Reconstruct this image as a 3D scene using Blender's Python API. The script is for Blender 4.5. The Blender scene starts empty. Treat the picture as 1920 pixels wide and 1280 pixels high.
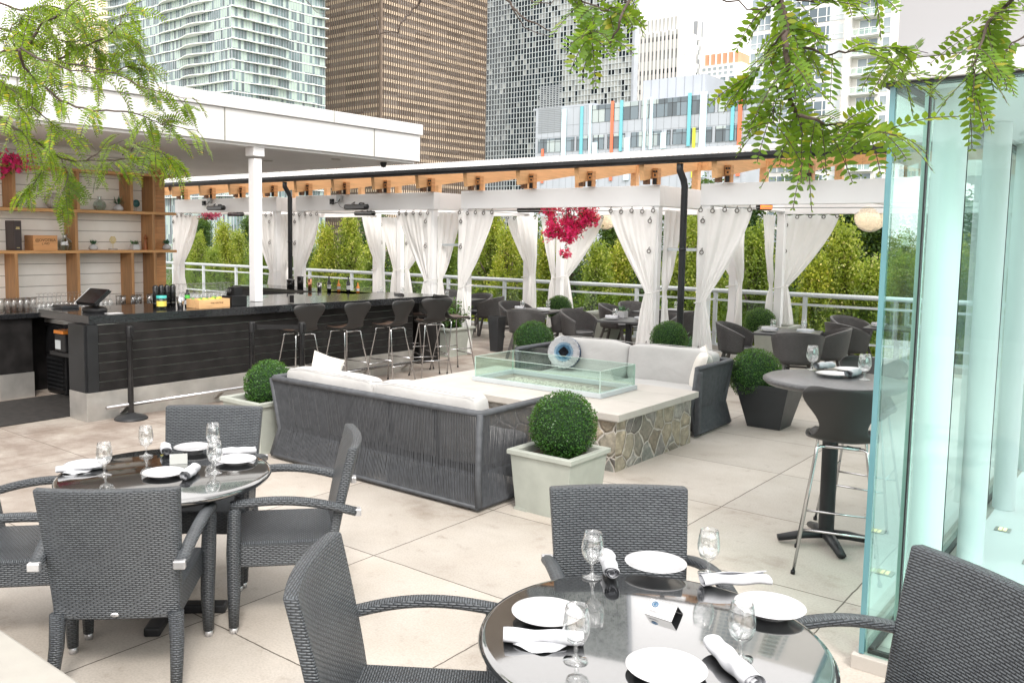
import bpy, math, random
from mathutils import Vector, Matrix
from math import sin, cos, pi, radians, sqrt, atan2
R = random.Random(11)
sc = bpy.context.scene
COL = sc.collection
# ------------------------------------------------------------------ camera solve (pixels of the 1920x1280 photograph)
YAW, PIT, ROL, FPX, CX, CY, H = .6935, .0915, .0123, 1641.4, 853.4, 594.3, 1.95
fw = Vector((-sin(YAW)*cos(PIT), cos(YAW)*cos(PIT), -sin(PIT)))
rt0 = Vector((cos(YAW), sin(YAW), 0)); up0 = rt0.cross(fw)
rt = rt0*cos(ROL)+up0*sin(ROL); up = up0*cos(ROL)-rt0*sin(ROL)
def ray(x, y): return rt*((x-CX)/FPX) + up*(-(y-CY)/FPX) + fw
def at(x, y, z=0.):
    d = ray(x, y); t = (z-H)/d.z; return Vector((d.x*t, d.y*t, z))
def atX(x, y, X):
    d = ray(x, y); t = X/d.x; return Vector((X, d.y*t, H+d.z*t))
def atY(x, y, Y):
    d = ray(x, y); t = Y/d.y; return Vector((d.x*t, Y, H+d.z*t))
def atD(x, y, D):
    d = ray(x, y); return Vector((0, 0, H)) + d*D
cam = bpy.data.objects.new('camera', bpy.data.cameras.new('camera')); COL.objects.link(cam)
cam.matrix_world = Matrix(((rt.x, up.x, -fw.x, 0), (rt.y, up.y, -fw.y, 0), (rt.z, up.z, -fw.z, H), (0, 0, 0, 1)))
cam.data.sensor_width = 36; cam.data.lens = 36*FPX/1920
cam.data.shift_x = (960-CX)/1920; cam.data.shift_y = (CY-640)/1920
cam.data.clip_start = .05; cam.data.clip_end = 4000
sc.camera = cam
# ------------------------------------------------------------------ materials
MATS = {}
def nodes(name):
    m = bpy.data.materials.new(name); m.use_nodes = True; nt = m.node_tree
    b = nt.nodes['Principled BSDF']; MATS[name] = m
    return m, nt, b, nt.nodes, nt.links
def setp(b, base=None, rough=None, metal=None, spec=None, coat=None, ior=None, trans=None, sheen=None):
    if base is not None: b.inputs['Base Color'].default_value = (*base, 1)
    if rough is not None: b.inputs['Roughness'].default_value = rough
    if metal is not None: b.inputs['Metallic'].default_value = metal
    if spec is not None: b.inputs['Specular IOR Level'].default_value = spec
    if coat is not None: b.inputs['Coat Weight'].default_value = coat
    if ior is not None: b.inputs['IOR'].default_value = ior
    if trans is not None: b.inputs['Transmission Weight'].default_value = trans
    if sheen is not None: b.inputs['Sheen Weight'].default_value = sheen
def mapping(nt, src='Object', scale=(1, 1, 1), rot=(0, 0, 0), loc=(0, 0, 0)):
    tc = nt.nodes.new('ShaderNodeTexCoord'); mp = nt.nodes.new('ShaderNodeMapping')
    nt.links.new(tc.outputs[src], mp.inputs['Vector'])
    mp.inputs['Scale'].default_value = scale; mp.inputs['Rotation'].default_value = rot; mp.inputs['Location'].default_value = loc
    return mp.outputs['Vector']
def noise(nt, vec, scale, detail=4, rough=.55):
    n = nt.nodes.new('ShaderNodeTexNoise'); n.inputs['Scale'].default_value = scale
    n.inputs['Detail'].default_value = detail; n.inputs['Roughness'].default_value = rough
    nt.links.new(vec, n.inputs['Vector']); return n.outputs['Fac']
def ramp(nt, fac, stops):
    r = nt.nodes.new('ShaderNodeValToRGB'); e = r.color_ramp.elements
    while len(e) < len(stops): e.new(.5)
    for k, (p, c) in enumerate(stops):
        e[k].position = p; e[k].color = (*c, 1)
    nt.links.new(fac, r.inputs['Fac']); return r.outputs['Color']
def mix(nt, fac, a, b, mode='MIX'):
    m = nt.nodes.new('ShaderNodeMix'); m.data_type = 'RGBA'; m.blend_type = mode
    for i, v in ((0, fac), (6, a), (7, b)):
        if hasattr(v, 'is_linked'): nt.links.new(v, m.inputs[i])
        elif i == 0: m.inputs[0].default_value = v
        else: m.inputs[i].default_value = (*v, 1)
    return m.outputs[2]
def math_(nt, op, a, b=None, clamp=False):
    m = nt.nodes.new('ShaderNodeMath'); m.operation = op; m.use_clamp = clamp
    for i, v in ((0, a), (1, b)):
        if v is None: continue
        if hasattr(v, 'is_linked'): nt.links.new(v, m.inputs[i])
        else: m.inputs[i].default_value = v
    return m.outputs[0]
def bump(nt, b, h, strength=.3, dist=.01):
    bp = nt.nodes.new('ShaderNodeBump'); bp.inputs['Strength'].default_value = strength; bp.inputs['Distance'].default_value = dist
    nt.links.new(h, bp.inputs['Height']); nt.links.new(bp.outputs['Normal'], b.inputs['Normal'])
def plain(name, c, rough=.5, metal=0, spec=.5, var=.12, vs=3., bs=0, bd=.003, bscale=60, coat=None, **k):
    m, nt, b, N, L = nodes(name); setp(b, c, rough, metal, spec, coat, **k)
    v = mapping(nt)
    f = noise(nt, v, vs, 6)
    lo = tuple(max(0, x*(1-var)) for x in c); hi = tuple(min(1, x*(1+var)) for x in c)
    L.new(ramp(nt, f, [(.3, lo), (.7, hi)]), b.inputs['Base Color'])
    L.new(math_(nt, 'MULTIPLY_ADD', noise(nt, v, vs*4, 3), .15), b.inputs['Roughness'])
    b.inputs['Roughness'].links[0].from_node.inputs[2].default_value = max(0, rough-.07)
    if bs: bump(nt, b, noise(nt, v, bscale, 3), bs, bd)
    return m
def weave(name, c, w=.034, h=.011, strength=1., rot=0, dark=.22):
    m, nt, b, N, L = nodes(name); setp(b, c, .38, 0, .55)
    v = mapping(nt, 'UV', rot=(0, 0, rot))
    sx = N.new('ShaderNodeSeparateXYZ'); L.new(v, sx.inputs[0])
    ry = math_(nt, 'MULTIPLY', sx.outputs['Y'], 1/h); row = math_(nt, 'FLOOR', ry)
    odd = math_(nt, 'MULTIPLY', math_(nt, 'FRACT', math_(nt, 'MULTIPLY', row, .5)), 1.)
    rx_ = math_(nt, 'ADD', math_(nt, 'MULTIPLY', sx.outputs['X'], 1/w), odd)
    by = math_(nt, 'ABSOLUTE', math_(nt, 'SINE', math_(nt, 'MULTIPLY', ry, pi)))
    bx = math_(nt, 'ABSOLUTE', math_(nt, 'SINE', math_(nt, 'MULTIPLY', rx_, pi)))
    bul = math_(nt, 'MULTIPLY', math_(nt, 'POWER', by, .6), math_(nt, 'POWER', bx, .35))
    nz = noise(nt, v, 5, 3); cr = noise(nt, mapping(nt, 'UV', (1/w, 1/h*.5, 1)), 1., 1)
    c0 = ramp(nt, bul, [(0, tuple(x*dark for x in c)), (.35, tuple(x*.6 for x in c)), (.9, tuple(x*1.5 for x in c))])
    L.new(mix(nt, 1., c0, ramp(nt, math_(nt, 'ADD', math_(nt, 'MULTIPLY', nz, .5), math_(nt, 'MULTIPLY', cr, .5)), [(.3, (.7, .7, .72)), (.7, (1.35, 1.35, 1.3))]), 'MULTIPLY'), b.inputs['Base Color'])
    bump(nt, b, bul, strength, .006)
    return m
def wood(name, c, scale=1., rough=.5, axis='X', var=.35):
    m, nt, b, N, L = nodes(name); setp(b, c, rough)
    s = {'X': (1.2, 14, 14), 'Y': (14, 1.2, 14), 'Z': (14, 14, 1.2)}[axis]
    v = mapping(nt, 'Object', tuple(q*scale for q in s))
    f = noise(nt, v, 2.2, 6, .6)
    k = noise(nt, mapping(nt, 'Object', tuple(q*.4*scale for q in s)), 3, 2)
    col = ramp(nt, f, [(.25, tuple(x*(1-var) for x in c)), (.55, c), (.8, tuple(min(1, x*(1+var*.6)) for x in c))])
    L.new(mix(nt, ramp(nt, k, [(.68, (0, 0, 0)), (.74, (1, 1, 1))]), col, tuple(x*.45 for x in c)), b.inputs['Base Color'])
    bump(nt, b, f, .2, .003)
    return m
def glassy(name, tint=(.9, .97, .95), refl=1.0, edge=.0, f0=.04, rough=0.0):
    m = bpy.data.materials.new(name); m.use_nodes = True; nt = m.node_tree; N = nt.nodes; L = nt.links
    N.clear(); out = N.new('ShaderNodeOutputMaterial')
    tr = N.new('ShaderNodeBsdfTransparent'); tr.inputs[0].default_value = (*tint, 1)
    gl = N.new('ShaderNodeBsdfGlossy'); gl.inputs['Roughness'].default_value = rough; gl.inputs['Color'].default_value = (1, 1, 1, 1)
    lw = N.new('ShaderNodeLayerWeight'); lw.inputs['Blend'].default_value = .5
    f = math_(nt, 'MULTIPLY_ADD', math_(nt, 'POWER', lw.outputs['Facing'], 4.), .85*refl, True)
    f.node.inputs[2].default_value = f0*refl+edge
    ms = N.new('ShaderNodeMixShader'); L.new(f, ms.inputs[0]); L.new(tr.outputs[0], ms.inputs[1]); L.new(gl.outputs[0], ms.inputs[2])
    L.new(ms.outputs[0], out.inputs[0]); MATS[name] = m
    return m
def leafmat(name, c1, c2, trans=.4, rough=.4, c3=None):
    m = bpy.data.materials.new(name); m.use_nodes = True; nt = m.node_tree; N = nt.nodes; L = nt.links
    b = N['Principled BSDF']; setp(b, c1, rough, 0, .4)
    g = N.new('ShaderNodeNewGeometry')
    st = [(0., c1), (.9, c2)] + ([(.985, c3)] if c3 else [(1., tuple(x*1.2 for x in c2))])
    col = ramp(nt, g.outputs['Random Per Island'], st)
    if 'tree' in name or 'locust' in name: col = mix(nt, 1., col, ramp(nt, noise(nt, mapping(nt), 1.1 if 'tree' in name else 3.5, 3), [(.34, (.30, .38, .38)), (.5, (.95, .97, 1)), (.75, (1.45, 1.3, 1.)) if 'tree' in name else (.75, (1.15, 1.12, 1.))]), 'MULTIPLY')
    oi = N.new('ShaderNodeObjectInfo'); col = mix(nt, 1., col, ramp(nt, oi.outputs['Random'], [(0, (.62, .74, .8)), (.5, (1, 1, 1)), (1, (1.3, 1.15, .9))]), 'MULTIPLY')
    L.new(col, b.inputs['Base Color'])
    t = N.new('ShaderNodeBsdfTranslucent'); L.new(mix(nt, .5, col, (.35, .5, .03), 'MIX') if trans else col, t.inputs[0])
    ms = N.new('ShaderNodeMixShader'); ms.inputs[0].default_value = trans
    L.new(b.outputs[0], ms.inputs[1]); L.new(t.outputs[0], ms.inputs[2]); L.new(ms.outputs[0], N['Material Output'].inputs[0])
    MATS[name] = m; return m
# ------------------------------------------------------------------ mesh builder
def rotz(a): return Matrix.Rotation(a, 4, 'Z')
class MB:
    def __init__(s): s.v = []; s.f = []; s.sm = []; s.mi = []; s.cur = 0
    def add(s, vs, fs, M=None, smooth=False):
        o = len(s.v)
        s.v += [tuple(M @ Vector(p)) if M is not None else tuple(p) for p in vs]
        for f in fs: s.f.append(tuple(i+o for i in f)); s.sm.append(smooth); s.mi.append(s.cur)
        return s
    def box(s, x0, x1, y0, y1, z0, z1, M=None):
        if x0 > x1: x0, x1 = x1, x0
        if y0 > y1: y0, y1 = y1, y0
        if z0 > z1: z0, z1 = z1, z0
        return s.add([(x0,y0,z0),(x1,y0,z0),(x1,y1,z0),(x0,y1,z0),(x0,y0,z1),(x1,y0,z1),(x1,y1,z1),(x0,y1,z1)],
              [(0,3,2,1),(4,5,6,7),(0,1,5,4),(1,2,6,5),(2,3,7,6),(3,0,4,7)], M)
    def cb(s, c, d, M=None): return s.box(c[0]-d[0]/2, c[0]+d[0]/2, c[1]-d[1]/2, c[1]+d[1]/2, c[2]-d[2]/2, c[2]+d[2]/2, M)
    def bar(s, p, q, w, h=None, upv=(0, 0, 1)):
        p = Vector(p); q = Vector(q); d = q-p; L = d.length; d.normalize(); h = h or w
        u = Vector(upv); x = d.cross(u)
        if x.length < 1e-4: x = d.cross(Vector((0, 1, 0)))
        x.normalize(); z = x.cross(d)
        M = Matrix(((x.x, d.x, z.x, p.x), (x.y, d.y, z.y, p.y), (x.z, d.z, z.z, p.z), (0, 0, 0, 1)))
        return s.box(-w/2, w/2, 0, L, -h/2, h/2, M)
    def tube(s, pts, rad, n=8, closed=False, cap=True, M=None, flat=1.):
        pts = [Vector(p) for p in pts]; k = len(pts)
        if not hasattr(rad, '__len__'): rad = [rad]*k
        vs = []; prev = None
        for i, p in enumerate(pts):
            if closed: d = pts[(i+1) % k]-pts[i-1]
            else: d = pts[min(i+1, k-1)]-pts[max(i-1, 0)]
            d.normalize()
            if prev is None:
                a = d.cross(Vector((0, 0, 1)))
                if a.length < 1e-3: a = d.cross(Vector((0, 1, 0)))
            else: a = prev - d*prev.dot(d)
            a.normalize(); prev = a; c = d.cross(a)
            for j in range(n):
                t = 2*pi*j/n; vs.append(p+(a*cos(t)+c*sin(t)*flat)*rad[i])
        fs = []
        for i in range(k if closed else k-1):
            for j in range(n):
                a0 = i*n+j; a1 = i*n+(j+1) % n; b0 = ((i+1) % k)*n+j; b1 = ((i+1) % k)*n+(j+1) % n
                fs.append((a0, a1, b1, b0))
        if not closed and cap: fs += [tuple(range(n))[::-1], tuple(range((k-1)*n, k*n))]
        return s.add(vs, fs, M, True)
    def lathe(s, prof, n=20, c=(0, 0, 0), M=None, smooth=True, cap=False):
        vs = []; fs = []
        for r, z in prof:
            for j in range(n): t = 2*pi*j/n; vs.append((c[0]+r*cos(t), c[1]+r*sin(t), c[2]+z))
        for i in range(len(prof)-1):
            for j in range(n):
                fs.append((i*n+j, i*n+(j+1) % n, (i+1)*n+(j+1) % n, (i+1)*n+j))
        if cap: fs += [tuple(range(n))[::-1], tuple(range((len(prof)-1)*n, len(prof)*n))]
        return s.add(vs, fs, M, smooth)
    def torus(s, c, R_, r, ax='Z', n=14, m=6):
        pts = []
        for j in range(n):
            t = 2*pi*j/n; a, b = R_*cos(t), R_*sin(t)
            pts.append({'Z': (c[0]+a, c[1]+b, c[2]), 'Y': (c[0]+a, c[1], c[2]+b), 'X': (c[0], c[1]+a, c[2]+b)}[ax])
        return s.tube(pts, r, m, closed=True)
    def prism(s, poly, z0, z1, M=None):
        n = len(poly)
        vs = [(x, y, z0) for x, y in poly]+[(x, y, z1) for x, y in poly]
        fs = [tuple(range(n))[::-1], tuple(range(n, 2*n))]+[(i, (i+1) % n, n+(i+1) % n, n+i) for i in range(n)]
        return s.add(vs, fs, M)
    def grid(s, fn, nu, nv, smooth=True, closed_u=False, M=None, flip=False):
        vs = [fn(i/nu, j/nv) for j in range(nv+1) for i in range(nu+1)]
        fs = []
        for j in range(nv):
            for i in range(nu):
                a = j*(nu+1)+i; q = (a, a+1, a+nu+2, a+nu+1); fs.append(q[::-1] if flip else q)
        return s.add(vs, fs, M, smooth)
    def build(s, name, mat, parent=None, bevel=0, seg=2, solid=0, subd=0, uv=True, weld=False, loc=None):
        me = bpy.data.meshes.new(name); me.from_pydata(s.v, [], s.f)
        me.polygons.foreach_set('use_smooth', s.sm)
        mats = mat if isinstance(mat, (list, tuple)) else [mat]
        for m in mats: me.materials.append(MATS[m] if isinstance(m, str) else m)
        if len(mats) > 1: me.polygons.foreach_set('material_index', s.mi)
        me.update()
        if uv and len(me.loops) < 120000:
            ul = me.uv_layers.new(name='u').data
            for p in me.polygons:
                nx, ny, nz = (abs(q) for q in p.normal)
                for li in p.loop_indices:
                    c = me.vertices[me.loops[li].vertex_index].co
                    if nz > nx*1.2 and nz > ny*1.2: ul[li].uv = (c.x, c.y)
                    elif nx > ny: ul[li].uv = (c.y, c.z)
                    else: ul[li].uv = (c.x, c.z)
        o = bpy.data.objects.new(name, me); COL.objects.link(o)
        if parent is not None: o.parent = parent
        if loc is not None: o.location = loc
        if solid: md = o.modifiers.new('s', 'SOLIDIFY'); md.thickness = solid; md.offset = 0
        if bevel:
            md = o.modifiers.new('b', 'BEVEL'); md.width = bevel; md.segments = seg; md.limit_method = 'ANGLE'; md.angle_limit = radians(40)
        if subd: md = o.modifiers.new('d', 'SUBSURF'); md.levels = subd; md.render_levels = subd
        return o
def tag(o, label=None, cat=None, group=None, kind=None):
    if label: o['label'] = label
    if cat: o['category'] = cat
    if group: o['group'] = group
    if kind: o['kind'] = kind
    return o
def thing(name, label, cat, loc=(0, 0, 0), rz=0, group=None):
    o = bpy.data.objects.new(name, None); COL.objects.link(o); o.empty_display_size = .1
    o.location = loc; o.rotation_euler = (0, 0, rz)
    return tag(o, label, cat, group)
def dup(root, loc, rz=0, label=None, scale=None, group=None, cat=None):
    r = root.copy(); COL.objects.link(r); r.location = loc; r.rotation_euler = (0, 0, rz)
    if scale: r.scale = scale if hasattr(scale, '__len__') else (scale,)*3
    tag(r, label, cat, group)
    for ch in root.children:
        c = ch.copy(); COL.objects.link(c); c.parent = r
        for g in ch.children:
            d = g.copy(); COL.objects.link(d); d.parent = c
    return r
class Maker:
    """first call places the prototype itself, the later ones copy it"""
    def __init__(s, fn): s.fn = fn; s.root = None
    def __call__(s, loc, rz=0, label=None, group=None, scale=None):
        if s.root is None:
            s.root = s.fn(); s.root.location = loc; s.root.rotation_euler = (0, 0, rz); tag(s.root, label, None, group)
            if scale: s.root.scale = scale if hasattr(scale, '__len__') else (scale,)*3
            return s.root
        return dup(s.root, loc, rz, label, scale or (1, 1, 1), group)
def face(d): return atan2(d[1], d[0])-pi/2      # rotation that turns local +Y to direction d
# palette
plain('white_paint', (.86, .86, .87), .45, var=.04, vs=1.2, bs=.1)
plain('white_panel', (.66, .655, .65), .5, var=.05, vs=.6)
plain('soffit', (.80, .79, .80), .6, var=.05, vs=.8)
plain('rail_paint', (.50, .54, .56), .4, var=.06)
plain('curtain', (.86, .85, .84), .85, spec=.2, var=.04, vs=2, bs=.4, bd=.006, bscale=14, sheen=.2)
def add_trans(name, c, f_):
    nt = MATS[name].node_tree; N = nt.nodes; t = N.new('ShaderNodeBsdfTranslucent'); t.inputs[0].default_value = (*c, 1)
    ms = N.new('ShaderNodeMixShader'); ms.inputs[0].default_value = f_
    nt.links.new(N['Principled BSDF'].outputs[0], ms.inputs[1]); nt.links.new(t.outputs[0], ms.inputs[2]); nt.links.new(ms.outputs[0], N['Material Output'].inputs[0])
add_trans('curtain', (.88, .87, .86), .3)
plain('cushion', (.455, .448, .44), .9, spec=.2, var=.08, vs=3, bs=.6, bd=.012, bscale=9, sheen=.2)
plain('steel', (.50, .485, .46), .42, .7, var=.15, vs=5)
plain('chrome', (.55, .55, .56), .2, 1, var=.05)
plain('grommet_metal', (.16, .15, .14), .35, .6)
plain('silver_cap', (.7, .7, .72), .35, .8)
plain('black_metal', (.018, .019, .021), .42, spec=.35, var=.3)
plain('black_gloss', (.012, .012, .013), .12, var=.3, vs=20)
plain('black_stone', (.018, .019, .021), .10, var=.5, vs=60)
plain('bar_board', (.014, .013, .013), .5, spec=.25, var=.5, vs=6, bs=.3, bscale=25)
plain('black_shell', (.020, .019, .019), .42, var=.2)
plain('brown_shell', (.075, .045, .03), .35, var=.3)
plain('rope', (.066, .071, .080), .6, var=.25, vs=20, bs=.5, bd=.002, bscale=300)
plain('planter_stone', (.36, .38, .34), .8, var=.12, vs=5, bs=.3, bscale=120)
plain('planter_black', (.03, .032, .035), .45, var=.2)
plain('soil', (.05, .035, .025), .95, var=.5, vs=30, bs=.8, bscale=80)
plain('slab_stone', (.455, .425, .39), .7, var=.08, vs=4, bs=.2, bscale=90)
plain('porcelain', (.56, .56, .575), .12, var=.01, coat=.4)
plain('napkin', (.56, .57, .60), .9, spec=.1, var=.03, bs=.5, bd=.004, bscale=40)
plain('table_wood_dark', (.055, .055, .058), .35, var=.2, vs=8)
plain('chair_frame', (.09, .082, .08), .5, var=.25, vs=10)
plain('plastic_black', (.014, .014, .015), .4, spec=.3, var=.2)
plain('leather', (.02, .021, .024), .35, var=.2, bs=.2)
plain('paper', (.55, .55, .55), .7, var=.02)
plain('orange_plastic', (.75, .25, .04), .5)
plain('terracotta', (.5, .45, .42), .8)
plain('gravel_glass', (.42, .42, .36), .4, var=.6, vs=70, bs=1, bd=.02, bscale=80)
plain('lantern', (.84, .79, .70), .8, var=.2, vs=30)
plain('copper', (.7, .33, .2), .3, 1)
wood('cedar', (.62, .30, .12), 1, .5, 'Y')
wood('cedar_x', (.80, .46, .22), 1, .55, 'Y', .2)
wood('cedar_dark', (.20, .10, .055), 1, .5, 'Z')
wood('shelf_wood', (.62, .33, .13), 1, .5, 'Y')
wood('shelf_wood_v', (.44, .23, .095), 1, .5, 'Z')
wood('box_wood', (.68, .34, .14), 1.4, .5, 'Y', .2)
wood('box_wood_pale', (.74, .45, .22), 1.4, .5, 'Y', .2)
wood('bark', (.07, .05, .04), 2, .9, 'Z')
weave('weave_chair', (.056, .063, .072), .030, .0092, .8, dark=.42)
weave('weave_tub', (.055, .052, .053), .03, .0105, dark=.4)
glassy('wine_glass', (.965, .97, .97), 1.3, .09)
glassy('pane_green', (.88, .955, .92), 1.0, .01, f0=.03)
glassy('pane_rail', (.88, .96, .92), .8)
glassy('pane_pavilion', (.86, .965, .95), 1., .0, f0=.025)
glassy('bottle_glass', (.75, .85, .8), 1.5, .05)
plain('glass_edge', (.12, .27, .30), .15, var=.15, vs=2)
plain('glass_edge_pale', (.48, .62, .56), .2, var=.1)
leafmat('box_leaf', (.018, .065, .012), (.07, .19, .03), .25, .35)
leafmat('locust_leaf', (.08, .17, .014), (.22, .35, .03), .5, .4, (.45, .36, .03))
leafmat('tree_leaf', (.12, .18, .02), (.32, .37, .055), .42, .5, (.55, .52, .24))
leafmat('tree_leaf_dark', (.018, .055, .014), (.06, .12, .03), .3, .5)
leafmat('pink_petal', (.72, .01, .20), (.95, .04, .40), .35, .5)
leafmat('succulent', (.03, .10, .05), (.10, .22, .12), .1, .5)
plain('box_core', (.008, .03, .006), .9)
def pavingmat():
    m, nt, b, N, L = nodes('paving'); setp(b, (.45, .41, .37), .75)
    v = mapping(nt, 'Object')
    wob = N.new('ShaderNodeVectorMath'); wob.operation = 'ADD'
    nn = N.new('ShaderNodeTexNoise'); nn.inputs['Scale'].default_value = 5; nn.inputs['Detail'].default_value = 9; nn.inputs['Roughness'].default_value = .7; L.new(v, nn.inputs['Vector'])
    sc_ = N.new('ShaderNodeVectorMath'); sc_.operation = 'SCALE'; sc_.inputs['Scale'].default_value = .018; L.new(nn.outputs['Color'], sc_.inputs[0])
    L.new(v, wob.inputs[0]); L.new(sc_.outputs[0], wob.inputs[1])
    mp = N.new('ShaderNodeMapping'); L.new(wob.outputs[0], mp.inputs[0]); mp.inputs['Location'].default_value = (3.691+12, -3.709+12, 0)
    br = N.new('ShaderNodeTexBrick'); L.new(mp.outputs[0], br.inputs['Vector'])
    br.offset = 0; br.inputs['Scale'].default_value = 1; br.inputs['Brick Width'].default_value = 1.2; br.inputs['Row Height'].default_value = 1.2
    br.inputs['Mortar Size'].default_value = .0045; br.inputs['Mortar Smooth'].default_value = .3
    br.inputs['Color1'].default_value = (.40, .37, .335, 1); br.inputs['Color2'].default_value = (.48, .44, .395, 1); br.inputs['Mortar'].default_value = (.10, .085, .07, 1)
    st = noise(nt, v, .9, 8, .65); sp = noise(nt, v, 90, 2); bl = noise(nt, v, 7, 6, .7)
    c = mix(nt, 1., br.outputs['Color'], ramp(nt, st, [(.30, (.60, .54, .49)), (.43, (.94, .92, .90)), (.68, (1.12, 1.13, 1.14))]), 'MULTIPLY')
    c = mix(nt, .8, c, ramp(nt, bl, [(.28, (.70, .65, .60)), (.42, (1, 1, 1)), (.8, (1.08, 1.08, 1.07))]), 'MULTIPLY')
    c = mix(nt, .5, c, ramp(nt, sp, [(.3, (.75, .74, .72)), (.6, (1.08, 1.08, 1.08))]), 'MULTIPLY')
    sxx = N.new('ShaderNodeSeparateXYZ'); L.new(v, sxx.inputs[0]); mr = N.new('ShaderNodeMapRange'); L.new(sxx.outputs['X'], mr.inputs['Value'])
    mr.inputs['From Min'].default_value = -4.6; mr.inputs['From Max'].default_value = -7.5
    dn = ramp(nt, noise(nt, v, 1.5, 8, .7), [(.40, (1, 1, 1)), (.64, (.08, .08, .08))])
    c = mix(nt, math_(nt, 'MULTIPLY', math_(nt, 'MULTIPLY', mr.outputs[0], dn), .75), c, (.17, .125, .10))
    # small dark specks and leaf stains
    vo = N.new('ShaderNodeTexVoronoi'); vo.inputs['Scale'].default_value = 3.1; L.new(v, vo.inputs['Vector'])
    spt = math_(nt, 'MULTIPLY', math_(nt, 'LESS_THAN', vo.outputs['Distance'], .035), math_(nt, 'GREATER_THAN', noise(nt, v, 14, 2), .5))
    c = mix(nt, math_(nt, 'MULTIPLY', spt, .55), c, (.10, .07, .05))
    L.new(c, b.inputs['Base Color'])
    L.new(ramp(nt, bl, [(.3, (.55, .55, .55)), (.7, (.85, .85, .85))]), b.inputs['Roughness'])
    hh = math_(nt, 'ADD', math_(nt, 'MULTIPLY', math_(nt, 'SUBTRACT', 1., br.outputs['Fac']), 1.), math_(nt, 'MULTIPLY', sp, .12))
    bump(nt, b, hh, .5, .006)
    return m
pavingmat()
def stonemat():
    m, nt, b, N, L = nodes('fieldstone'); setp(b, (.2, .18, .16), .8)
    v = mapping(nt, 'UV', (1, 1, 1))
    nn = N.new('ShaderNodeTexNoise'); nn.inputs['Scale'].default_value = 6; L.new(v, nn.inputs['Vector'])
    vs = N.new('ShaderNodeVectorMath'); vs.operation = 'SCALE'; vs.inputs['Scale'].default_value = .10; L.new(nn.outputs['Color'], vs.inputs[0])
    va = N.new('ShaderNodeVectorMath'); va.operation = 'ADD'; L.new(v, va.inputs[0]); L.new(vs.outputs[0], va.inputs[1])
    a = N.new('ShaderNodeTexVoronoi'); a.voronoi_dimensions = '2D'; a.inputs['Scale'].default_value = 5.6; L.new(va.outputs[0], a.inputs['Vector'])
    e = N.new('ShaderNodeTexVoronoi'); e.voronoi_dimensions = '2D'; e.feature = 'DISTANCE_TO_EDGE'; e.inputs['Scale'].default_value = 5.6; L.new(va.outputs[0], e.inputs['Vector'])
    sx = N.new('ShaderNodeSeparateColor'); L.new(a.outputs['Color'], sx.inputs[0])
    col = ramp(nt, sx.outputs[0], [(0., (.13, .125, .12)), (.2, (.28, .23, .17)), (.4, (.21, .215, .20)), (.6, (.40, .34, .25)), (.8, (.22, .20, .19)), (1., (.36, .34, .31))])
    col = mix(nt, 1., col, ramp(nt, noise(nt, v, 14, 8, .7), [(.25, (.4, .4, .4)), (.55, (1, 1, 1)), (.8, (1.9, 1.8, 1.7))]), 'MULTIPLY')
    mo = ramp(nt, e.outputs['Distance'], [(.025, (0, 0, 0)), (.06, (1, 1, 1))])
    L.new(mix(nt, mo, (.55, .51, .46), col), b.inputs['Base Color'])
    hh = math_(nt, 'ADD', ramp(nt, e.outputs['Distance'], [(.0, (0, 0, 0)), (.12, (1, 1, 1))]), math_(nt, 'MULTIPLY', noise(nt, v, 30, 5), .4))
    bump(nt, b, hh, 1., .02)
    return m
stonemat()
def shiplap():
    m, nt, b, N, L = nodes('shiplap'); setp(b, (.80, .77, .72), .55)
    v = mapping(nt); sx = N.new('ShaderNodeSeparateXYZ'); L.new(v, sx.inputs[0])
    f = math_(nt, 'FRACT', math_(nt, 'MULTIPLY', sx.outputs['Z'], 1/.14))
    g = math_(nt, 'LESS_THAN', f, .05)
    c = ramp(nt, noise(nt, v, 4, 6), [(.3, (.84, .80, .74)), (.7, (.92, .89, .84))])
    L.new(mix(nt, g, c, (.25, .22, .19)), b.inputs['Base Color'])
    bump(nt, b, math_(nt, 'SUBTRACT', 1., g), .5, .006)
shiplap()
plain('office_dark', (.08, .10, .11), .1)
# ================================================================== SETTING
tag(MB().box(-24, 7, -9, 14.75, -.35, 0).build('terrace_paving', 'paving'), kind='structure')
plain('terrace_edge', (.45, .44, .42), .8, vs=2)
tag(MB().box(-24.1, 7.1, 14.76, 15.1, -.5, .10).build('terrace_edge', 'terrace_edge', bevel=.01), kind='structure')
plain('park_ground', (.06, .08, .03), .95, var=.5, vs=.1)
gp = MB().add([(-900, -300, -7.5), (600, -300, -7.5), (600, 1100, -7.5), (-900, 1100, -7.5)], [(0, 1, 2, 3)])
tag(gp.build('ground', 'park_ground', uv=False), kind='structure')
plain('ledge_stone', (.34, .325, .295), .8, var=.08, vs=6, bs=.25, bscale=90)
lz = .45; ly = at(80, 1230, lz).y
lw = MB().box(-9, -1.6, ly-.7, ly, 0, lz)
tag(lw.build('ledge_wall', 'ledge_stone', bevel=.012), 'pale stone ledge cutting across the bottom left corner of the terrace', 'ledge')
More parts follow.
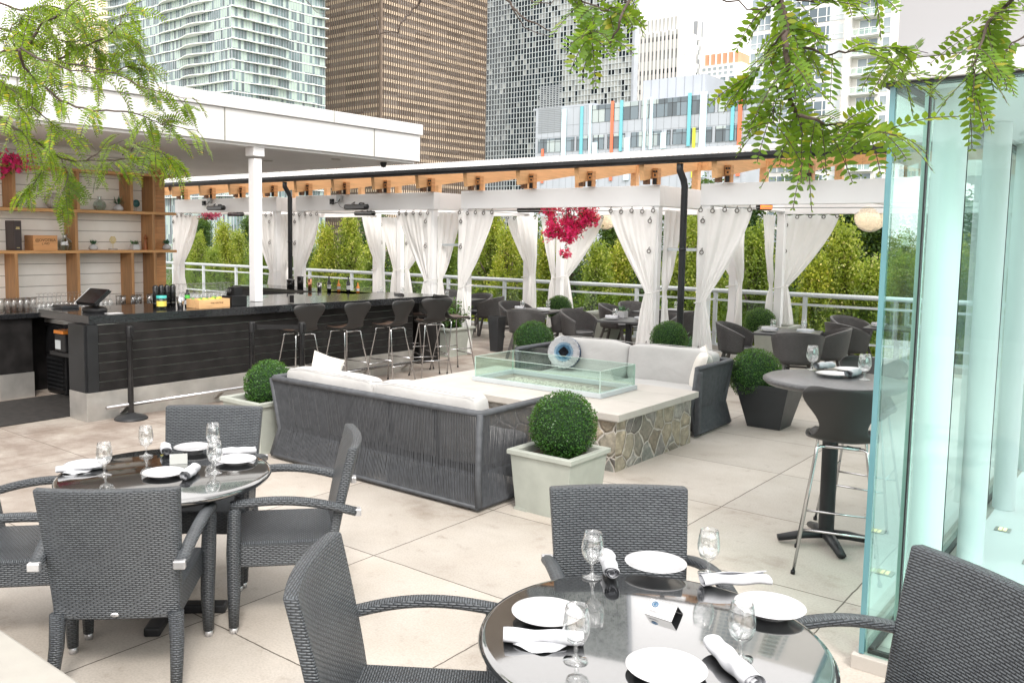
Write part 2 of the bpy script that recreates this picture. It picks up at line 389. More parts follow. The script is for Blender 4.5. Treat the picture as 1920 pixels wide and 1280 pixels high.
# ------------------------------------------------------------------ railing
ra = thing('glass_railing', 'pale metal railing with green glass panels along the terrace edge', 'railing', (-10, 14.85, 0))
def rl(x): return x+10
ra_z = 1.06
MB().tube([(rl(-24), 0, ra_z), (rl(7), 0, ra_z)], .038, 12).build('handrail', 'rail_paint', ra)
MB().box(rl(-24), rl(7), -.02, .02, .88, .915).build('mid_rail', 'rail_paint', ra)
MB().box(rl(-24), rl(7), -.02, .02, .30, .33).build('lower_rail', 'rail_paint', ra)
MB().box(rl(-24), rl(7), -.025, .025, .10, .13).build('bottom_rail', 'rail_paint', ra)
xs = [-23.4+1.55*k for k in range(20)]
pm = MB().box(-.03, .03, -.03, .03, 0.1, ra_z-.03).box(-.07, .07, -.07, .07, .101, .115).build('railing_post', 'rail_paint', ra, loc=(rl(xs[0]), 0, 0))
gm = MB().box(.09, 1.46, -.006, .006, .335, .878).build('glass_panel', 'pane_rail', ra, loc=(rl(xs[0]), 0, 0))
for x in xs[1:]:
    for q in (pm, gm):
        if q is gm and x > 5.5: continue
        c = q.copy(); COL.objects.link(c); c.parent = ra; c.location = (rl(x), 0, 0)
# ------------------------------------------------------------------ pergola roof over the cabanas
pr_ = thing('pergola_roof', 'long corrugated lean-to roof on cedar rafters with black gutter above the white cabanas', 'pergola', (-10, 11, 0))
m = bpy.data.materials.new('corrugated'); m.use_nodes = True; MATS['corrugated'] = m
nt = m.node_tree; b = nt.nodes['Principled BSDF']; setp(b, (.78, .80, .82), .45)
nt.links.new(ramp(nt, noise(nt, mapping(nt, 'Object', (1, .3, 1)), 3, 5), [(.3, (.66, .68, .70)), (.7, (.82, .84, .86))]), b.inputs['Base Color'])
t = nt.nodes.new('ShaderNodeBsdfTranslucent'); t.inputs[0].default_value = (.85, .85, .85, 1)
ms = nt.nodes.new('ShaderNodeMixShader'); ms.inputs[0].default_value = .55
nt.links.new(b.outputs[0], ms.inputs[1]); nt.links.new(t.outputs[0], ms.inputs[2]); nt.links.new(ms.outputs[0], nt.nodes['Material Output'].inputs[0])
RX0, RX1 = -20., 3.; RL = 1.75
cm = MB(); n = int((RX1-RX0)/.09*6)
vs = []; fs = []
for i in range(n+1):
    x = RX0+(RX1-RX0)*i/n; w = .011*sin(2*pi*x/.09)
    vs += [(x+10, -.07, 3.065+w), (x+10, RL, 3.065+(RL+.07)*.15+w)]
for i in range(n): fs.append((2*i, 2*i+2, 2*i+3, 2*i+1))
cm.add(vs, fs, None, True); cm.build('corrugated_sheet', 'corrugated', pr_, uv=False)
g = MB()
prof = [(0, .05), (.0, .0), (.02, -.03), (.06, -.045), (.10, -.03), (.12, .0), (.12, .05)]
vs = [(x+10, -.16+y, 3.0+z) for x in (RX0, RX1) for y, z in prof]
k = len(prof); g.add(vs, [(i, i+1, k+i+1, k+i) for i in range(k-1)]+[tuple(range(k)), tuple(range(2*k-1, k-1, -1))], None, False)
g.build('gutter', 'black_metal', pr_)
raf = MB().bar((0, .0, 2.885), (0, RL, 2.885+.15*RL), .075, .27).build('rafter', 'cedar_x', pr_)
end = MB().box(-.045, .03, .13, .20, 2.705, 2.98).build('rafter_end', 'cedar_dark', pr_)  # darker cedar puts the shade on the rafter fronts into the colour
blk = MB().box(.05, .135, .22, .31, 2.705, 2.93).build('post_block', 'cedar', pr_)
bo = MB()
for dx, z in ((.075, 2.885), (.112, 2.885), (.092, 2.835)): bo.tube([(dx, .205, z), (dx, .222, z)], .014, 8)
bo.box(.065, .12, .205, .219, 2.706, 2.79)
bo = bo.build('bolt_plate', 'black_metal', pr_)
bp = MB().box(-.05, .05, RL-.05, RL+.05, 2.50, 3.10).build('back_post', 'cedar_x', pr_)
rx = [-4.79-1.045*k for k in range(-6, 15)]
for i, x in enumerate(rx):
    for q in (raf, end, blk, bo, bp):
        if i == 0: q.location.x = x+10
        else: c = q.copy(); COL.objects.link(c); c.parent = pr_; c.location = (x+10, 0, 0)
MB().box(RX0+10, RX1+10, RL+.052, RL+.11, 3.0, 3.2).build('back_beam', 'cedar_x', pr_)
dp = MB()
for q in (at(1260, 610), None):
    pass
def downpipe(x):
    d = MB()
    d.tube([(x, -.08, 2.95), (x, -.08, 2.86), (x+.02, .0, 2.74), (x+.03, .02, 2.66), (x+.03, .02, 1.2), (x+.03, .02, .05)], .045, 12)
    d.tube([(x+.03, .02, 1.80), (x+.03, .02, 1.83)], .05, 12)
    d.build('downpipe', 'black_metal', pr_)
downpipe(atY(1274, 340, 10.92).x+10); downpipe(atY(534, 360, 10.92).x+10)
# ------------------------------------------------------------------ cabanas
CW, CD, ZB, ZT = 3.6, 3.0, 2.41, 2.70
def cabana_fn():
    t = thing('cabana', '', 'cabana')
    p = MB().box(.02, .14, .02, .14, 0, ZB).build('post', 'white_paint', t, bevel=.006)
    for x, y in ((CW-.16, 0), (0, CD-.16), (CW-.16, CD-.16)):
        c = p.copy(); COL.objects.link(c); c.parent = t; c.location = (x, y, 0)
    MB().box(0, CW, 0, .14, ZB, ZT).build('beam', 'white_paint', t, bevel=.006)
    MB().box(0, CW, CD-.14, CD, ZB-.04, ZT).build('beam', 'white_paint', t, bevel=.006)
    MB().box(0, .14, .142, CD-.142, ZB, ZT-.003).build('beam', 'white_paint', t, bevel=.006)
    MB().box(CW-.14, CW, .142, CD-.142, ZB, ZT-.003).build('beam', 'white_paint', t, bevel=.006)
    MB().box(CW/2-.04, CW/2+.04, .142, CD-.142, ZB+.06, ZB+.14).build('cross_beam', 'white_paint', t)
    w = MB()
    for y in (.35, .5): w.tube([(.16, y, ZB-.02), (CW-.16, y+.3, ZB-.04)], .004, 5)
    w.build('wire', 'rail_paint', t)
    return t
cab = Maker(cabana_fn)
CX0 = [-5.10-4.2*k for k in range(4)]
names = ['white cabana with open front behind the glass pavilion corner, orange heater glow under its beam',
         'white cabana with pink flowers hanging under its front beam', 'white cabana behind the bar stools with black heater on its front beam',
         'white cabana farthest left, seen between the shelf wall and the white bar post']
for x, nme in zip(CX0, names): cab((x, 11.3, 0), 0, nme, 'white cabanas in a row under the pergola')
mb = MB().box(0, .62, 0, .06, 1.86, 1.90)
for i, x in enumerate((-5.7, -9.9)):
    tag(MB().box(x-.04, x+.63, 11.46, 11.50, 1.79, 1.83).build('spreader_bar', 'rail_paint'), ['thin white bar joining two cabana posts beside the right black downpipe', 'thin white bar joining two cabana posts beside the left curtains near the bar'][i] if i == 0 else 'thin white bar joining the posts of the second and third cabanas from the right', 'bar', 'bars joining the cabanas')
# ------------------------------------------------------------------ curtains
def curtain_panel(mbb, axis, sgn, w, seed, ztie, tw=.15, zt=2.37):
    rr = random.Random(seed); ph = rr.random()*6; npl = 4
    def fn(u, v):
        z = zt-(zt-.02)*v; t_ = min(1, (zt-z)/(zt-ztie))
        if z > ztie:
            o = w*(1-t_**1.35)+tw*t_**1.35; inn = .02+.0*t_
        else:
            s_ = (ztie-z)/ztie; o = tw+(.34-tw)*s_**.7; inn = .02*(1-s_)-.03*s_
        a = inn+(o-inn)*u
        dens = (o-inn)/w
        amp = .020+.016*(1-dens)*min(1, t_*1.5) if z > ztie else .030
        d = amp*sin((u+.05*sin(v*3+ph))*npl*2*pi*(.8+.2*t_)+ph+1.3*t_)*(.6+.4*sin(u*4+ph*2))+.012*sin(u*5+v*6+ph)+.006*sin(u*47+ph+v*3)+.006*sin(v*21+u*9+ph)
        if t_ < .12: z += -.018*abs(sin(u*pi*5))*(1-t_/.12)
        if abs(z-ztie) < .09: d *= .5
        a2 = a*sgn
        return (a2, -.035*1+d, z) if axis == 'x' else (-.035+d, a2, z)
    mbb.grid(fn, 56, 40)
def curtain_fn(sx, sy, seed, wx=.75, wy=.62, ztie=1.2):
    def f():
        t = thing('curtain', '', 'curtain')
        a = MB(); curtain_panel(a, 'x', sx, wx, seed, ztie)
        a.build('cloth_panel', 'curtain', t, uv=False, loc=(0, -.03 if sy > 0 else .16, 0))
        a = MB(); curtain_panel(a, 'y', sy, wy, seed+1, ztie)
        a.build('cloth_panel', 'curtain', t, uv=False, loc=(.0 if sx > 0 else .09, .04*sy, 0))
        tm = MB(); pts = []
        for k_ in range(16):
            q = 2*pi*k_/16; pts.append((sx*.08+.13*cos(q), sy*.06+.13*sin(q)*1., ztie+.035*sin(q*1+1.2)))
        tm.tube(pts, .008, 6, closed=True); tm.build('tie', 'curtain', t, uv=False)
        gr = None
        yy = -.095 if sy > 0 else .10
        for i in range(5):
            pt = (sx*(.05+i*(wx-.08)/4), yy, 2.345-.012*(i % 2))
            if gr is None:
                gm_ = MB(); gm_.torus((0, 0, 0), .026, .0075, 'Y', 14, 6); gm_.tube([(0, 0, .02), (0, -.012, .045), (0, .02, .06), (0, .03, .03)], .004, 5)
                gr = gm_.build('grommet', 'grommet_metal', t, uv=False, loc=pt)
            else:
                c = gr.copy(); COL.objects.link(c); c.parent = t; c.location = pt
        for z in (2.2, 1.78, .45, .12):
            c = gr.copy(); COL.objects.link(c); c.parent = t; c.location = (sx*.09, yy-.012, z)
        return t
    return f
cn = ['rightmost cabana', 'cabana with the pink flowers', 'cabana behind the bar stools', 'far left cabana']
corner = [('front left', 0, 0, 1, 1), ('front right', CW, 0, -1, 1), ('back left', 0, CD, 1, -1), ('back right', CW, CD, -1, -1)]
for ci, (nm_, ox, oy, sx, sy) in enumerate(corner):
    mk = Maker(curtain_fn(sx, sy, 5+ci*3, .75 if ci != 2 else .9, .62 if ci != 2 else .55, 1.2 if ci else 1.12))
    for k_ in range(4):
        if k_ == 0 and nm_ == 'front right': continue
        mk((CX0[k_]+ox, 11.3+oy, 0), 0, 'white tied-back curtain on the %s post of the %s' % (nm_, cn[k_]), 'tied curtains on the cabana posts')
# ------------------------------------------------------------------ hanging things
def lantern(D_, p, lab):
    c = atD(*p, D_)
    t = thing('woven_lantern', lab, 'lantern', c, 0, 'round woven pendant lanterns')
    r = .225; mb_ = MB()
    for k_ in range(22):
        a = pi*k_/22; pts = [(r*cos(a)*cos(q), r*sin(a)*cos(q), r*sin(q)) for q in [2*pi*j/28 for j in range(28)]]
        mb_.tube(pts, .0035, 4, closed=True)
    for k_ in range(-9, 10):
        z = r*sin(k_/10*pi/2); rr = sqrt(max(1e-4, r*r-z*z)); mb_.torus((0, 0, z), rr, .0035, 'Z', 28, 4)
    mb_.build('woven_shade', 'lantern', t, uv=False)
    mb_ = MB().lathe([(r*.97*cos(q), r*.97*sin(q)) for q in [-pi/2+pi*j/14 for j in range(15)]], 24); mb_.build('paper_lining', 'lantern_lining', t, uv=False)
    MB().lathe([(.001, -.03), (.03, 0), (.02, .04), (.001, .05)], 12).build('bulb', 'bulb', t, uv=False)
    MB().tube([(0, 0, r), (0, 0, r+.35)], .004, 5).build('cord', 'black_metal', t)
m = bpy.data.materials.new('lantern_lining'); m.use_nodes = True; MATS['lantern_lining'] = m; nt = m.node_tree
t_ = nt.nodes.new('ShaderNodeBsdfTranslucent'); t_.inputs[0].default_value = (.85, .78, .66, 1); ms = nt.nodes.new('ShaderNodeMixShader'); ms.inputs[0].default_value = .55
d_ = nt.nodes.new('ShaderNodeBsdfDiffuse'); d_.inputs[0].default_value = (.8, .74, .64, 1)
nt.links.new(t_.outputs[0], ms.inputs[1]); nt.links.new(d_.outputs[0], ms.inputs[2]); nt.links.new(ms.outputs[0], nt.nodes['Material Output'].inputs[0])
m = bpy.data.materials.new('bulb'); m.use_nodes = True; MATS['bulb'] = m; setp(m.node_tree.nodes['Principled BSDF'], (1, .9, .7))
m.node_tree.nodes['Principled BSDF'].inputs['Emission Color'].default_value = (1, .9, .76, 1); m.node_tree.nodes['Principled BSDF'].inputs['Emission Strength'].default_value = 38
lantern(16.6, (1137, 408), 'round woven lantern right beside the pink hanging flowers'); lantern(13.3, (1632, 407), 'round woven lantern next to the glass pavilion corner')
def flowers(name, lab, c, rx, ry, rz_, n_, seed, drip=1.):
    rr = random.Random(seed); t = thing(name, lab, 'flowers', c, 0, 'pink flower clusters')
    a = MB(); g_ = MB()
    blobs = []
    for k_ in range(34):
        q = rr.uniform(-1, 1); dep = (1-abs(q)**1.3)**.9*(.25+.75*drip)
        blobs.append((rx*q*.95, rr.uniform(-ry, ry)*.7, -2.1*rz_*dep*rr.random()**1.0, rr.uniform(.07, .12)*(rx/.5)**.4))
    if rx > .45:
        for q, dd in ((-.45, .9), (-.1, 1.45), (-.02, 1.9), (-.06, 2.25), (.25, 1.1), (.55, .8), (-.75, .35), (.85, .3), (.7, .5), (-.3, 1.2), (.05, 1.6)): blobs[int(rr.random()*34)] = (rx*q, 0, -rz_*dd, .075)
    for i in range(n_):
        bx_, by_, bz_, br2 = blobs[int(rr.random()*34)]
        x, y, z = bx_+rr.gauss(0, br2*.55), by_+rr.gauss(0, br2*.6), bz_+rr.gauss(0, br2*.5)
        s = rr.uniform(.018, .032); M_ = Matrix.Translation((x, y, z)) @ Matrix.Rotation(rr.random()*6.28, 4, 'Z') @ Matrix.Rotation(rr.uniform(-1.4, 1.4), 4, 'X') @ Matrix.Rotation(rr.uniform(-1, 1), 4, 'Y')
        if rr.random() < .15: g_.add([(-s*.5, 0, 0), (0, -s, 0), (s*.5, 0, 0), (0, s, .005)], [(0, 1, 2, 3)], M_)
        else:
            for k_ in range(3):
                A = Matrix.Rotation(k_*2.094, 4, 'Z')
                a.add([(0, 0, 0), (s*.55, s*.5, .012), (0, s*1.25, .018), (-s*.55, s*.5, .012)], [(0, 1, 2, 3)], M_ @ A)
    a.build('petals', 'pink_petal', t, uv=False); g_.build('leaves', 'box_leaf', t, uv=False)
    s_ = MB()
    for i in range(26):
        th = rr.random()*6.28; q = rr.random()*.8; s_.tube([(0, 0, .05), (rx*q*cos(th)*.6, ry*q*sin(th), -.1), (rx*q*cos(th)*.7, ry*q*sin(th), -rz_*rr.uniform(.5, 1.6)*(1-q*.6))], .003, 4)
    s_.build('stems', 'bark', t, uv=False)
flowers('bougainvillea_cluster', 'big cluster of bright pink flowers hanging under the cabana beam', atD(1066, 386, 13.9), .50, .28, .34, 2600, 3)
flowers('bougainvillea_cluster', 'pink flowers drooping over the top shelf at far left', atX(16, 298, -10.86), .38, .2, .13, 420, 4, .5)
flowers('bougainvillea_cluster', 'thin row of pink flowers in the far left cabana', atD(392, 404, 19.5), .22, .2, .06, 160, 5, .3)
def heater_fn():
    t = thing('patio_heater', '', 'heater')
    MB().tube([(-.28, 0, 0), (.28, 0, 0)], .05, 12).build('heater_body', 'black_metal', t)
    MB().box(-.25, .25, -.055, -.04, -.03, .02).build('heater_grille', 'black_gloss', t)
    b_ = MB(); b_.tube([(-.08, .0, .03), (-.08, .04, .09), (-.2, .08, .06)], .008, 6).tube([(.05, 0, .03), (.1, .0, .07), (.2, 0, .06)], .012, 6); b_.build('bracket', 'black_metal', t)
    return t
ht = Maker(heater_fn)
for (p, Y, sc_, lab) in (((405, 390), 11.15, 1, 'black bar heater on the far left cabana beam beside the white bar post'), ((668, 388), 11.15, 1, 'black bar heater on the beam of the cabana behind the stools'),
                 ((684, 400), 11.9, .9, 'black bar heater hanging just behind another under the same beam'), ((442, 402), 11.9, .9, 'black bar heater half hidden by the white bar post'), ((998, 393), 12.1, 1, 'black bar heater just left of the pink flowers')):
    ht(atY(*p, Y), 0, lab, 'black patio heaters', sc_)
c = atY(1433, 388, 11.9)
t = thing('glowing_heater', 'patio heater glowing orange under the rightmost cabana beam', 'heater', c, .9)
MB().tube([(-.10, 0, 0), (.10, 0, 0)], .045, 12).build('heater_body', 'black_metal', t)
m = bpy.data.materials.new('heat_glow'); m.use_nodes = True; MATS['heat_glow'] = m; bb = m.node_tree.nodes['Principled BSDF']; setp(bb, (.9, .25, .05))
bb.inputs['Emission Color'].default_value = (1, .16, .03, 1); bb.inputs['Emission Strength'].default_value = 1.5
MB().box(-.085, .085, -.06, -.044, -.03, .02).build('glowing_element', 'heat_glow', t)
for i, (p, Y) in enumerate((((380, 381), 11.24), ((620, 378), 11.24))):
    c = atY(*p, Y); t = thing('junction_box', ['grey box with wire on the far left cabana beam', 'grey box with wire on the beam left of the black heater behind the stools'][i], 'junction box', c, 0, 'junction boxes on the cabana beams')
    MB().box(-.03, .03, 0, .06, -.05, .05).build('back_plate', 'black_metal', t)
    MB().box(.15, .27, -.0, .06, -.0, .12).build('grey_box', 'rail_paint', t, bevel=.006)
    MB().tube([(0, -.01, -.0), (.12, -.03, -.04), (.22, -.02, -.02), (.26, -.01, .04)], .008, 6).tube([(.22, -.02, -.02), (.3, -.04, -.1), (.42, -.05, -.14)], .004, 5).build('cable', 'black_metal', t)
# unseen pale wall added behind the viewer for light reflections and bounce
rf = thing('unseen_bounce_wall', 'unseen pale wall with dark panes added behind the viewer for reflected light', 'building', (-8, -9, 0))
MB().box(-16, 15, -.4, 0, 0, 3.6).build('wall', 'white_panel', rf)
for k_ in range(9): MB().box(-14+3.1*k_, -12+3.1*k_, .003, .05, .3, 3.2).build('window', 'office_dark', rf)  # dark panes of the added unseen wall
# ------------------------------------------------------------------ glass pavilion on the right
GX, GY = -1.03, 4.18
plain('grey_seal', (.3, .3, .3), .5)
plain('upper_grey', (.36, .36, .375), .6, var=.03, vs=.5)
pv = thing('glass_pavilion', 'glass walled white pavilion with round white columns at the right edge', 'pavilion', (GX, GY, 0))
ZG0, ZG1 = .07, 2.62
MB().box(-.03, 8, -.03, .14, -.002, .066).box(-.03, .10, .142, 9.8, -.002, .066).build('stone_base', 'slab_stone', pv, bevel=.004)
gl = MB()
for k_ in range(4): gl.box(.02+k_*1.45+(.0 if k_ else 0), 1.45*(k_+1)-.006, .0, .024, ZG0, ZG1)
gl.build('front_glass', 'pane_pavilion', pv)
gl = MB()
for k_ in range(6): gl.box(-.0, .024, .03+k_*1.6, 1.6*(k_+1)+.02, ZG0, ZG1)
gl.build('side_glass', 'pane_pavilion', pv)
MB().box(-.004, .018, -.004, .03, ZG0, ZG1).build('glass_corner_edge', 'glass_edge', pv)
MB().box(.128, .146, .03, .10, ZG0, ZG1).box(1.45, 1.462, .03, .16, ZG0, ZG1).build('glass_fin', 'glass_edge_pale', pv)
MB().box(.15, .156, -.004, .028, ZG0, ZG1).build('glass_joint', 'black_metal', pv)
for y_ in (1.621, 3.221, 4.821): MB().box(-.003, .028, y_, y_+.006, ZG0, ZG1).build('glass_joint', 'black_metal', pv)
MB().box(.026, .05, .03, 9.6, .067, .085).box(.03, 8, .026, .05, .067, .085).build('floor_channel', 'black_metal', pv)
MB().box(-.05, 8, -.06, .12, ZG1+.012, ZG1+.10).build('front_fascia', 'white_panel', pv, bevel=.004)
MB().box(-.05, .10, .125, 9.8, ZG1+.012, ZG1+.10).build('side_fascia', 'white_panel', pv)
MB().box(-.03, 8, -.04, .06, ZG1+.001, ZG1+.011).box(-.03, .06, .061, 9.75, ZG1+.001, ZG1+.011).build('glass_top_channel', 'black_metal', pv)
MB().box(0, 8, .03, 9.7, .005, .06).build('white_floor', 'white_paint', pv)
MB().box(.03, 1.0, .125, 9.7, ZG1+.014, ZG1+.06).box(1.0, 8, .125, .5, ZG1+.014, ZG1+.06).build('ceiling', 'white_paint', pv)
MB().box(-.045, 8, .25, .45, ZG1+.101, 8.5).box(-.045, .15, .45, 8, ZG1+.101, 8.5).build('upper_wall', 'upper_grey', pv)
MB().box(-.05, 8, -.062, .0, ZG1+.103, ZG1+.110).build('drip_edge', 'grey_seal', pv)
col = None
for (p) in ((1690, 1215), (1812, 1069), (1876, 966), (1915, 893), None, None, None, None):
    pass
for k_ in range(7):
    y = .34+1.36*k_; x = .175-.015*k_
    if col is None: col = MB().lathe([(.070, .061), (.070, ZG1+.013)], 32).build('column', 'white_paint', pv, uv=False, loc=(x, y, 0))
    else: c = col.copy(); COL.objects.link(c); c.parent = pv; c.location = (x, y, 0)
MB().box(1.5, 8, 1.2, 9, .061, .6).build('inner_bench', 'white_panel', pv)
MB().box(4, 4.2, .2, 9.6, .061, ZG1+.013).build('inner_wall', 'white_paint', pv)
m = bpy.data.materials.new('floor_lamp'); m.use_nodes = True; MATS['floor_lamp'] = m; bb = m.node_tree.nodes['Principled BSDF']; setp(bb, (.8, .7, .4)); bb.inputs['Emission Color'].default_value = (1, .8, .35, 1); bb.inputs['Emission Strength'].default_value = 1.2
for i, (x, y) in enumerate(((.22, 1.15), (.22, 2.5), (.24, 3.85), (.26, 5.2), (.45, 1.9))):
    l = MB().box(-.045, .045, -.045, .045, .061, .066).build('floor_light', 'steel', pv, loc=(x, y, 0)); MB().box(-.022, -.004, -.03, .03, .0665, .069).box(.004, .022, -.03, .03, .0665, .069).build('lamp', 'floor_lamp', l)
# ================================================================== BAR CANOPY, SHELF WALL, BAR
plain('seam_grey', (.25, .25, .22), .6)
cp = thing('bar_canopy', 'broad white flat canopy roof over the bar carried by a square white post', 'canopy', (-9, 9.95, 0))
MB().box(-9, 0, -13, 0, 3.07, 3.46).build('fascia_box', 'white_panel', cp, bevel=.006)
MB().box(-9.02, .03, -13, .03, 3.464, 3.62).build('roof_cap', 'white_panel', cp, bevel=.006)
MB().box(-8.8, -.06, -12.9, -.06, 3.04, 3.068).build('soffit_panel', 'soffit', cp)
s_ = MB()
for px in (421.6, 701.8, 36): 
    y = atX(px, 260, -9.).y-9.95; s_.box(.0005, .003, y-.009, y+.009, 3.072, 3.458)
    s_.box(.0305, .033, y-.8, y-.79, 3.466, 3.618)
s_.build('panel_seam', 'seam_grey', cp)
dl = MB().lathe([(.001, 0), (.06, 0), (.075, .012)], 16).build('downlight', 'steel', cp, loc=(-.5, -1.25, 3.028), uv=False)
for x, y in ((-.5, -3.6), (-1.6, -1.6), (-1.6, -3.9)): c = dl.copy(); COL.objects.link(c); c.parent = cp; c.location = (x, y, 3.028)
MB().lathe([(.001, -.05), (.035, -.04), (.05, 0), (.05, .03)], 14).build('dome_camera', 'black_metal', cp, uv=False, loc=(-.28, -.5, 3.01))
MB().box(-.21, -.09, -3.01, -2.89, 1.092, 2.90).build('post', 'white_paint', cp, bevel=.004)
MB().box(-.235, -.065, -3.035, -2.865, 2.93, 3.038).build('post_cap', 'white_paint', cp, bevel=.004)
# shelf wall facing the bar
WX = -11.1
sw = thing('shelf_wall', 'white plank wall with cedar display shelves behind the bar', 'shelf wall', (WX, 6.9, 0))
yR = atX(309, 470, WX).y-6.9
MB().box(-.12, 0, -5, yR, .9, 3.0).build('plank_wall', 'shiplap', sw)
def sh_z(x, y): return atX(x, y, WX+.28).z
z1, z2, z3 = 1.70, 2.215, 2.725
ytip = atX(325, 472, WX+.2).y-6.9
for z, y1 in ((z1, ytip), (z2, ytip), (z3, yR)):
    MB().box(.003, .29, -5, y1, z-.018, z+.018).build('shelf', 'shelf_wood', sw, bevel=.002)
def yf(px, py): return atX(px, py, WX+.29).y-6.9
for px, za, zb in ((28, z2, z3), (248, z2, z3), (290, z2, z3), (146, z1, z2), (290, z1, z2), (32, .98, z1), (148, .98, z1), (250, .98, z1), (292, .98, z1), (148, z2, z3)):
    y = yf(px, 400 if za > z1 else 520)
    MB().box(.004, .287, y-.02, y+.02, za+.019, zb-.019).build('divider', 'shelf_wood_v', sw, bevel=.002)
MB().box(.004, .03, yR-.2, yR-.004, 1.001, 2.98).build('end_board', 'cedar', sw, bevel=.002)
# back counter along the shelf wall
bc = thing('back_counter', 'long black back counter under the shelves crowded with glasses', 'counter', (-10.7, 7, 0))
MB().box(-.42, .36, -2.69, 3.3, .94, 1.0).build('counter_top', 'black_stone', bc, bevel=.004)
MB().box(-.40, .31, -2.68, -2.3, .30, .938).box(-.40, -.1, -2.3, 3.2, 0, .938).build('counter_body', 'bar_board', bc)
MB().box(-.40, .312, -2.682, -2.29, 0, .298).build('steel_kick', 'steel', bc)
MB().box(-.38, .10, -.6, 3.2, 0, .9).build('bottle_fridge', 'plastic_black', bc)
# far counter
fc = thing('far_counter', 'black counter closing the far side of the bar in front of the cabanas', 'counter', (-11.5, 9.9, 0))
MB().box(-2.1, 2.6, -.05, .6, .94, 1.0).build('counter_top', 'black_stone', fc, bevel=.004)
MB().box(-2.1, 2.55, .0, .5, 0, .938).build('counter_body', 'bar_board', fc)
# the bar itself
BX = -8.58
br_ = thing('bar_counter', 'long black plank fronted bar with stone top and steel base', 'bar', (BX, 4.42, 0))
A0 = at(166, 593, 1.09); A1 = at(844, 554, 1.09)
top = MB(); lx = lambda p: p.x-BX
f0 = (A0.x-BX, A0.y-4.42); f1 = (A1.x-BX-.08, A1.y-4.42)
top.prism([f0, f1, (f1[0]-1.0, f1[1]), (f0[0]-1.22, f0[1]+.05)], 1.0, 1.09)
top.build('counter_top', 'black_stone', br_, bevel=.004)
L_ = 4.95
body = MB().box(-.36, -.03, .02, L_, .30, .999); body.build('body', 'bar_board', br_)
pl = MB()
for k_ in range(7):
    z0 = .30+k_*.1; pl.box(-.028, -.004, .14, L_, z0+.004, z0+.1-.004)
pl.build('front_planks', 'bar_board', br_, bevel=.003)
MB().box(-.0285, -.02, .14, L_, .301, .998).build('groove_highlight', 'planter_stone', br_)  # pale sheet behind the gaps paints highlights along the plank grooves
pe = MB().box(-.03, -.002, .018, .135, .301, .998).box(-.36, -.031, -.004, .018, .301, .998); pe.build('corner_panel', 'black_metal', br_)
MB().box(-.365, .004, -.006, L_+.01, .0, .297).build('steel_base', 'steel', br_, bevel=.003)
MB().tube([(.16, .12, .155), (.16, L_, .155)], .02, 12).build('foot_rail', 'chrome', br_)
bk = MB().prism([(0, 0), (.15, 0), (.15, .02), (0, .02)], 0, .01)
def bracket():
    m_ = MB(); m_.add([(.006, -.03, .04), (.006, .03, .04), (.17, .03, .15), (.17, -.03, .15), (.006, -.03, .15), (.006, .03, .15)], [(0, 3, 2, 1), (0, 4, 3), (1, 2, 5), (4, 5, 2, 3), (0, 1, 5, 4)])
    return m_.build('rail_bracket', 'steel', br_)
b0 = bracket(); b0.location = (0, .38, 0)
for y in (1.55, 2.7, 3.9, 4.7): c = b0.copy(); COL.objects.link(c); c.parent = br_; c.location = (0, y, 0)
MB().box(-.9, -.37, 1.2, L_-1.6, .0, .95).build('inner_cabinet', 'plastic_black', br_)
# dark rubber mats behind the bar
plain('rubber_mat', (.025, .023, .022), .8, var=.4, vs=12, bs=.4)
tag(MB().box(-10.3, -8.98, 3.55, 9.3, .002, .012).build('floor_mat', 'rubber_mat'), 'dark rubber mat on the floor behind the bar', 'mat')
# under-counter things in the gap
c0 = at(80, 737, 0)
t = thing('undercounter_fridge', 'black fridge with louvred lower grille standing behind the bar opening', 'fridge', (-10.28, 4.95, 0), 0)
MB().box(-.3, .18, -.0, .6, .02, .86).build('cabinet', 'plastic_black', t, bevel=.01)
lv = MB()
for k_ in range(8): lv.bar((.187, .04, .08+k_*.05), (.187, .56, .08+k_*.05), .03, .02)
for k_ in range(8): lv.bar((-.26, -.008, .08+k_*.05), (.14, -.008, .08+k_*.05), .02, .022)
lv.build('louvres', 'black_metal', t)
MB().box(-.28, .17, -.012, -.002, .5, .82).build('door', 'black_gloss', t, bevel=.004)
MB().box(-.3, .19, -.015, .6, .862, .90).build('steel_lid', 'steel', t)
t = thing('waste_bin', 'black waste bin with a bag over its rim beside the bar corner', 'bin', (-9.42, 4.9, 0))
MB().lathe([(.15, .0), (.19, .62)], 4, M=rotz(pi/4)).build('bin_body', 'plastic_black', t)
def bag(u, v):
    a = 2*pi*u; r = .205+.012*sin(a*9)+.01*sin(v*9+a*3); return (r*cos(a), r*sin(a), .64-.2*v)
MB().grid(bag, 40, 5).build('bag', 'black_gloss', t)
t = thing('card_reader_printer', 'small dark printer with orange label under the bar top', 'printer', (-9.55, 4.72, .62))
MB().box(-.12, .12, -.1, .1, 0, .2).build('housing', 'plastic_black', t, bevel=.01); MB().box(-.1, .02, -.104, -.101, .03, .13).build('grey_panel', 'rail_paint', t); MB().box(-.12, .1, -.11, .08, .201, .24).build('orange_tray', 'orange_plastic', t, bevel=.006)
# carrier shelf for the printer
tag(MB().box(-9.75, -9.3, 4.6, 5.1, .58, .618).build('inner_shelf', 'plastic_black'), 'dark shelf inside the bar opening holding a small printer', 'shelf')
